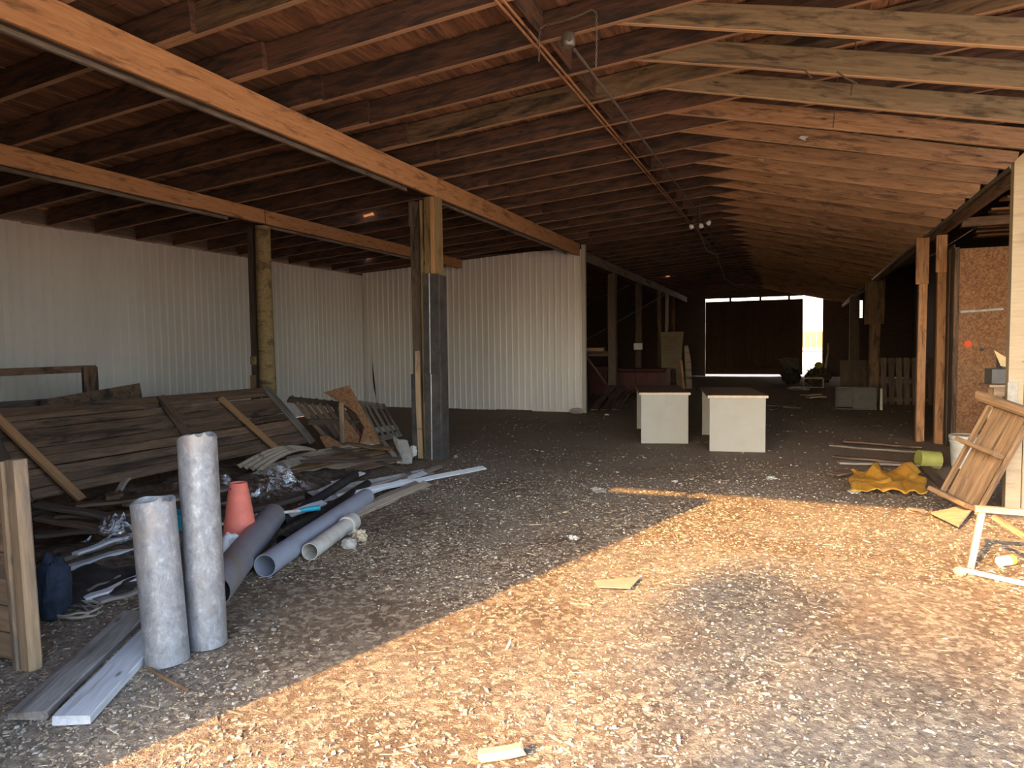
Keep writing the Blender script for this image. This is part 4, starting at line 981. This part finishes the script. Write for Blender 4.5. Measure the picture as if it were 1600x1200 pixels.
# right deep: pallets, cabinet, junk
def upright_pallet(lab, x0, x1, y, h, lean):
    t = thing('grey_pallet', lab, 'pallet', ((x0 + x1) / 2, y, 0), 'grey pallets standing on the right')
    n = 9
    for i in range(n):
        x = x0 + (x1 - x0) * (i + .5) / n; plank('slat', (x, y, .02), (x, y + lean, h), .115, .02, 'dark', up=(0, 1, 0), parent=t)
    for z in (.12, .5, .92): plank('rail', (x0, y + .035 + lean * z, h * z), (x1, y + .035 + lean * z, h * z), .03, .10, 'dark', parent=t)
upright_pallet('grey slatted pallet standing upright behind the close pair of eave posts', 1.95, 3.4, 18.3, 1.12, .25)
upright_pallet('grey slatted pallet standing further back, left of the other one', 1.25, 1.95, 20.8, 1.0, .2)
t = thing('open_cabinet', 'small open grey cabinet carcass on the floor before the grey pallets', 'cabinet', (1.360, 16.920, 0.000))
c = V((1.360, 16.920, 0.000)); a = .12
for (lo, hi) in (((-.45, 0, 0), (-.43, .4, .5)), ((.36, 0, 0), (.38, .4, .5)), ((-.428, 0, .478), (.358, .4, .5)), ((-.428, 0, 0), (.358, .4, .02)), ((-.428, .38, .022), (.358, .4, .476))):
    box('cabinet_panel', c + V(lo), c + V(hi), 'cabinet', t, .002)
box('cabinet_door', c + V((-.10, -.025, .024)), c + V((.355, -.005, .474)), 'cabinet', t, .002)
plank('loose_batten', c + V((.47, .05, 0)), c + V((.47, .10, .47)), .05, .03, 'whitedirty', up=(0, 1, 0), parent=t)
JG = 'junk by the far door'
jy = 27.0
t = thing('wire_basket', 'tangled wire basket in the junk before the bright gap', 'basket', (-0.123, 27.000, 0.234), JG)
for i in range(14):
    pts = [(-0.480, 27.000, 0.895)]; s = i / 13
    a, b = V((-0.458, 27.000, 0.918)), V((0.174, 27.000, 0.939)); c1, c2 = V((-0.344, 27.000, 0.516)), V((0.265, 27.000, 0.471))
    top = lerp(a, b, s); bot = lerp(c1, c2, (s * 1.7 + .2) % 1)
    tube('wire', [top, lerp(top, bot, .5) + V((0, .15 * math.sin(i * 2), .02)), bot], .012, 'steel', t, 5)
tube('rim_wire', [(-0.480, 27.000, 0.895), (-0.130, 27.000, 0.964), (0.218, 27.000, 0.916)], .016, 'steel', t, 5)
p = V((0.117, 27.000, 0.188)); tag(lump('black_bag', (p.x - .15, p.y - .2, .28), .32, .3, .29, 'black', .3, 3), 'dark bag slumped in the junk before the bright gap', 'bag', JG)
p = V((0.739, 27.000, 0.286)); tag(lump('junk_heap', (p.x + .12, p.y - .1, .3), .42, .4, .30, 'debris', .5, 4), 'dark heap of junk right at the bright gap', 'junk', JG)
p = V((0.864, 26.400, 0.563)); tag(lump('green_bundle', (p.x, p.y, .70), .13, .1, .12, 'tin', .25), 'pale yellow green bundle on the junk heap at the bright gap', 'bundle', JG)
tag(tube('bent_pole', [(1.076, 27.000, 0.380), (1.134, 27.000, 0.796), (1.192, 27.000, 1.165), (1.188, 27.000, 1.487)], .035, 'slat', n=8), 'pale bent pole standing right of the bright gap', 'pole', JG)
for k, (a, b, lab) in enumerate((((0.243, 20.637, 0.050), (0.745, 21.007, 0.050), 'bright lath on the floor before the junk, upper one'), ((0.392, 19.835, 0.040), (0.811, 20.168, 0.040), 'bright lath on the floor before the junk, lower one'), ((-0.516, 16.978, 0.040), (0.199, 16.651, 0.040), 'dull board on the dark floor behind the nearer desk'), ((-0.422, 16.115, 0.030), (0.040, 17.785, 0.030), 'dull board crossing the one behind the nearer desk'))):
    tag(plank('floor_lath', a, b, .10 if k > 1 else .14, .03, 'slat' if k < 2 else 'old', seg=3, warp=.01), lab, 'lath', 'laths on the floor deep in the barn')
t = thing('small_crate', 'small pale crate lying open before the junk at the bright gap', 'crate', (0.643, 24.783, 0.000), JG)
c = V((0.643, 24.783, 0.000))
for (lo, hi) in (((-.3, 0, 0), (-.26, .3, .35)), ((.3, 0, 0), (.34, .3, .3)), ((-.258, 0, 0), (.298, .3, .03)), ((-.258, 0, .30), (.298, .03, .35))): box('crate_side', c + V(lo), c + V(hi), 'slat', t)
tag(lump('grey_rag', (0.198, 23.375, 0.060), .3, .2, .07, 'cardgrey', .4), 'pale grey rag on the floor left of the small crate', 'rag', JG)

# outside the far door
t = thing('outside_fence', 'tan board fence in sunlight outside the far door', 'fence', (1.2, 40, 0))
for i in range(40): box('fence_board', (-6 + .3 * i, 40, 1.25), (-6 + .3 * i + .285, 40.03, 2.1), 'extfence', t)
for z in (1.0, 2.0): box('fence_rail', (-6, 40.04, z), (6, 40.1, z + .1), 'extfence', t)
for x in (-5.9, -1.9, 2.1, 5.9): box('fence_post', (x - .05, 40.11, 0), (x + .05, 40.2, 2.1), 'extfence', t)
t = thing('outside_building', 'white building in sunlight outside the far door', 'building', (2, 43.5, 0))
box('building_wall', (-14, 43.5, 0), (16, 43.8, 7), 'extwall', t); box('building_trim', (-14, 43.4, 2.9), (16, 43.48, 3.1), 'siding', t)

# ------------------------------------------------------------------ wires and fittings under the roof
t = thing('junction_box', 'round grey junction box under a rafter at the top, start of the rod', 'junction box', (-1.636, 5.200, 3.879))
c = V((-1.636, 5.200, 3.879)); lathe_obj('box_body', [(0, -.055), (.045, -.055), (.058, -.04), (.058, .02), (.045, .045), (0, .045)], 'steel', c, (0, 0, 0), t, 8)
lathe_obj('cap', [(0, .02), (.022, .02), (.022, 0)], 'steel', c + V((.03, -.06, -.02)), (math.pi / 2, 0, 0), t, 10)
tag(tube('conduit_rod', [(-1.61, 5.27, 3.83), (-1.60, 9.4, 3.85), (-1.58, 12.4, 3.84)], .012, 'steel', n=8), 'thin conduit rod running along under the rafters from the junction box', 'rod')
tag(tube('hanging_slack_wire', [(-1.58, 12.5, 3.83), (-1.5, 15, 3.62), (-1.42, 18, 3.72), (-1.3, 21, 3.5), (-1.2, 23, 3.55)], .012, 'iron', n=6), 'slack dark wire hanging along the ridge beyond the bulb holder', 'wire', 'slack wires under the ridge')
tag(tube('hanging_slack_wire', [(-1.75, 13.4, 3.85), (-1.8, 16, 3.60), (-1.75, 17.5, 3.7), (-1.85, 21, 3.42), (-1.7, 22.5, 3.35)], .012, 'cord', n=6), 'pale slack wire hanging left of the dark one under the ridge', 'wire', 'slack wires under the ridge')
vs, fs = [], []
pth = [(-1.874, 5.180, 3.746), (-1.867, 5.180, 3.873), (-1.866, 5.180, 3.990), (-1.828, 5.180, 4.013), (-1.670, 5.180, 4.017), (-1.540, 5.180, 4.036), (-1.439, 5.180, 4.059), (-1.404, 5.180, 4.029), (-1.404, 5.180, 3.910), (-1.405, 5.180, 3.763), (-1.411, 5.180, 3.621)]
pth = [V(p) for p in pth]; acc = []
for a, b in zip(pth, pth[1:]):
    m = max(1, int((b - a).length / .022))
    for i in range(m): acc.append((lerp(a, b, (i + .5) / m), (b - a).normalized()))
for i, (c, d) in enumerate(acc):
    u = d.cross(V((0, 1, 0))); u = V((1, 0, 0)) if u.length < .1 else u.normalized(); w2 = u if i % 2 else V((0, 1, 0))
    ring = [c + d * .013 * math.cos(k * math.pi / 4) + w2 * .007 * math.sin(k * math.pi / 4) for k in range(9)]
    v_, f_ = tube_geo(ring, .0028, 5, False); n = len(vs); vs += v_; fs += [tuple(x + n for x in f) for f in f_]
tag(mo('hanging_chain', vs, fs, 'steel', smooth=True), 'thin chain draped along the rafter above the junction box', 'chain')
t = thing('bulb_holder', 'twin bulb holder hanging under the rafters toward the back', 'lamp', (-1.46, 11.9, 3.5))
tube('stem', [(-1.46, 11.9, zr(-1.46) - .005), (-1.46, 11.9, 3.54)], .012, 'iron', t, 8)
tube('arm', [(-1.58, 11.9, 3.52), (-1.34, 11.9, 3.54)], .016, 'iron', t, 8)
for x, z in ((-1.60, 3.50), (-1.31, 3.54), (-1.44, 3.50)):
    lathe_obj('bulb', [(0, -.05), (.03, -.042), (.042, -.012), (.03, .018), (.016, .035), (.0, .04)], 'bulb', (x, 11.9, z - .01), (0, .6 if x > -1.4 else -.5, 0), t, 14)
for k, (px, lab) in enumerate((((0.086, 8.170, 3.720), 'small white fleck standing in for a sun spot on a roof tie, nearer one'), ((-0.397, 9.630, 3.908), 'small white fleck standing in for a sun spot on a roof tie, further one'))):
    p = V(px); tag(plate('sun_fleck', [p + V((-.045, 0, .01)), p + V((-.02, 0, .03)), p + V((.055, 0, .012)), p + V((.02, 0, -.01)), p + V((.03, 0, -.03)), p + V((-.01, 0, -.012))], (0, .004, 0), 'paper'), lab, 'scrap', 'stand-in sun spots on the roof ties')  # white plates painted in place of sun spots on the ties
for k, (a, b) in enumerate((((.45, 6.4, 4.25), (.43, 6.42, 3.55)), ((.35, 7.1, 4.25), (.33, 7.12, 3.5)))):
    tag(tube('hanging_wire', [a, lerp(a, b, .5) + V((.02, 0, 0)), b], .005, 'iron', n=5), ['thin wire hanging from the roof between the ties, nearer one', 'thin wire hanging from the roof between the ties, further one'][k], 'wire', 'wires hanging between the ties')
tag(tube('hanging_strip', [(-0.723, 5.930, 3.829), (-0.337, 5.930, 3.749), (0.071, 5.930, 3.633), (0.118, 5.930, 3.567)], .007, 'bark', n=6), 'torn root-like strip hanging on the second grey tie', 'strip')
tag(tube('hanging_strip', [(0.298, 5.930, 3.586), (0.361, 5.930, 3.528), (0.441, 5.930, 3.472)], .007, 'bark', n=6), 'short torn strip hanging right of the longer one on the grey tie', 'strip')

# ------------------------------------------------------------------ tree outside that dapples the sun
SUN_AZ = math.atan2(.302, .953); SUN_EL = math.radians(28)
sd = V((math.sin(SUN_AZ) * math.cos(SUN_EL), math.cos(SUN_AZ) * math.cos(SUN_EL), -math.sin(SUN_EL)))   # light travels along sd
t = thing('shade_tree', 'leafy tree outside behind the camera that dapples the sunlight', 'tree', (-7, -22, 0))
cr = []
for (gx, gy, rad) in ((-.2, 3.6, .36), (.38, 2.95, .36), (.95, 2.5, .45), (1.3, 3.0, .3), (-.35, 4.3, .2), (-.1, 2.4, .2)):
    cr.append((V((gx, gy, 0)) - sd * 27, rad))
tube('trunk', [(-7.6, -21, 0), (-7.7, -20.6, 5), (-7.5, -20.2, 9), cr[0][0] - V((0, 0, .2))], [.3, .22, .14, .05], 'bark', t, 10)
rr = random.Random(5); vs, fs = [], []
for (c, r) in cr:
    for _ in range(int(330 * r / .4)):
        d = V((rr.gauss(0, 1), rr.gauss(0, 1), rr.gauss(0, 1))) * r * .62; p = c + d; s = rr.uniform(.05, .11)
        qn = Quaternion((rr.random() - .5, rr.random() - .5, rr.random() - .5), rr.random() * 6); n = len(vs)
        for (a, b) in ((-1, 0), (0, -.5), (1.2, 0), (0, .5)): vs.append(tuple(p + qn @ V((a * s, b * s, 0))))
        fs.append((n, n + 1, n + 2, n + 3))
mo('foliage', vs, fs, 'leaf', t)

# ------------------------------------------------------------------ light and camera
su = bpy.data.lights.new('sun', 'SUN'); su.energy = 13.5; su.angle = math.radians(.6); su.color = (1, .56, .20)
so = bpy.data.objects.new('sun', su); COL.objects.link(so); so.rotation_mode = 'QUATERNION'; so.rotation_quaternion = sd.to_track_quat('-Z', 'Y')
wd = bpy.data.worlds.new('sky'); SC.world = wd; wd.use_nodes = True; nt = wd.node_tree; nt.nodes.clear()
out = nt.nodes.new('ShaderNodeOutputWorld'); bg = nt.nodes.new('ShaderNodeBackground'); sk = nt.nodes.new('ShaderNodeTexSky')
sk.sky_type = 'NISHITA'; sk.sun_disc = False; sk.sun_elevation = SUN_EL; sk.sun_rotation = math.pi + SUN_AZ; sk.dust_density = 2.0; sk.air_density = 1.0; sk.ozone_density = 1.6
nt.links.new(sk.outputs[0], bg.inputs[0]); nt.links.new(bg.outputs[0], out.inputs[0]); bg.inputs[1].default_value = .95

cam = bpy.data.cameras.new('camera'); co = bpy.data.objects.new('camera', cam); COL.objects.link(co)
cam.sensor_width = 36; cam.sensor_fit = 'HORIZONTAL'; cam.lens = 1062.45 / 1600 * 36; cam.clip_start = .05; cam.clip_end = 200
co.matrix_world = Matrix(((0.924620, -0.009685, 0.380769, 0.000), (0.380697, 0.055505, -0.923033, 0.000), (-0.012195, 0.998411, 0.055008, 1.500), (0, 0, 0, 1)))
SC.camera = co
vs_ = SC.view_settings; vs_.view_transform = 'Standard'; vs_.look = 'None'; vs_.gamma = 1; vs_.use_curve_mapping = False; vs_.exposure = .4
SC.cycles.max_bounces = 10; SC.cycles.diffuse_bounces = 6; SC.cycles.transparent_max_bounces = 8; SC.cycles.sample_clamp_indirect = 4.0
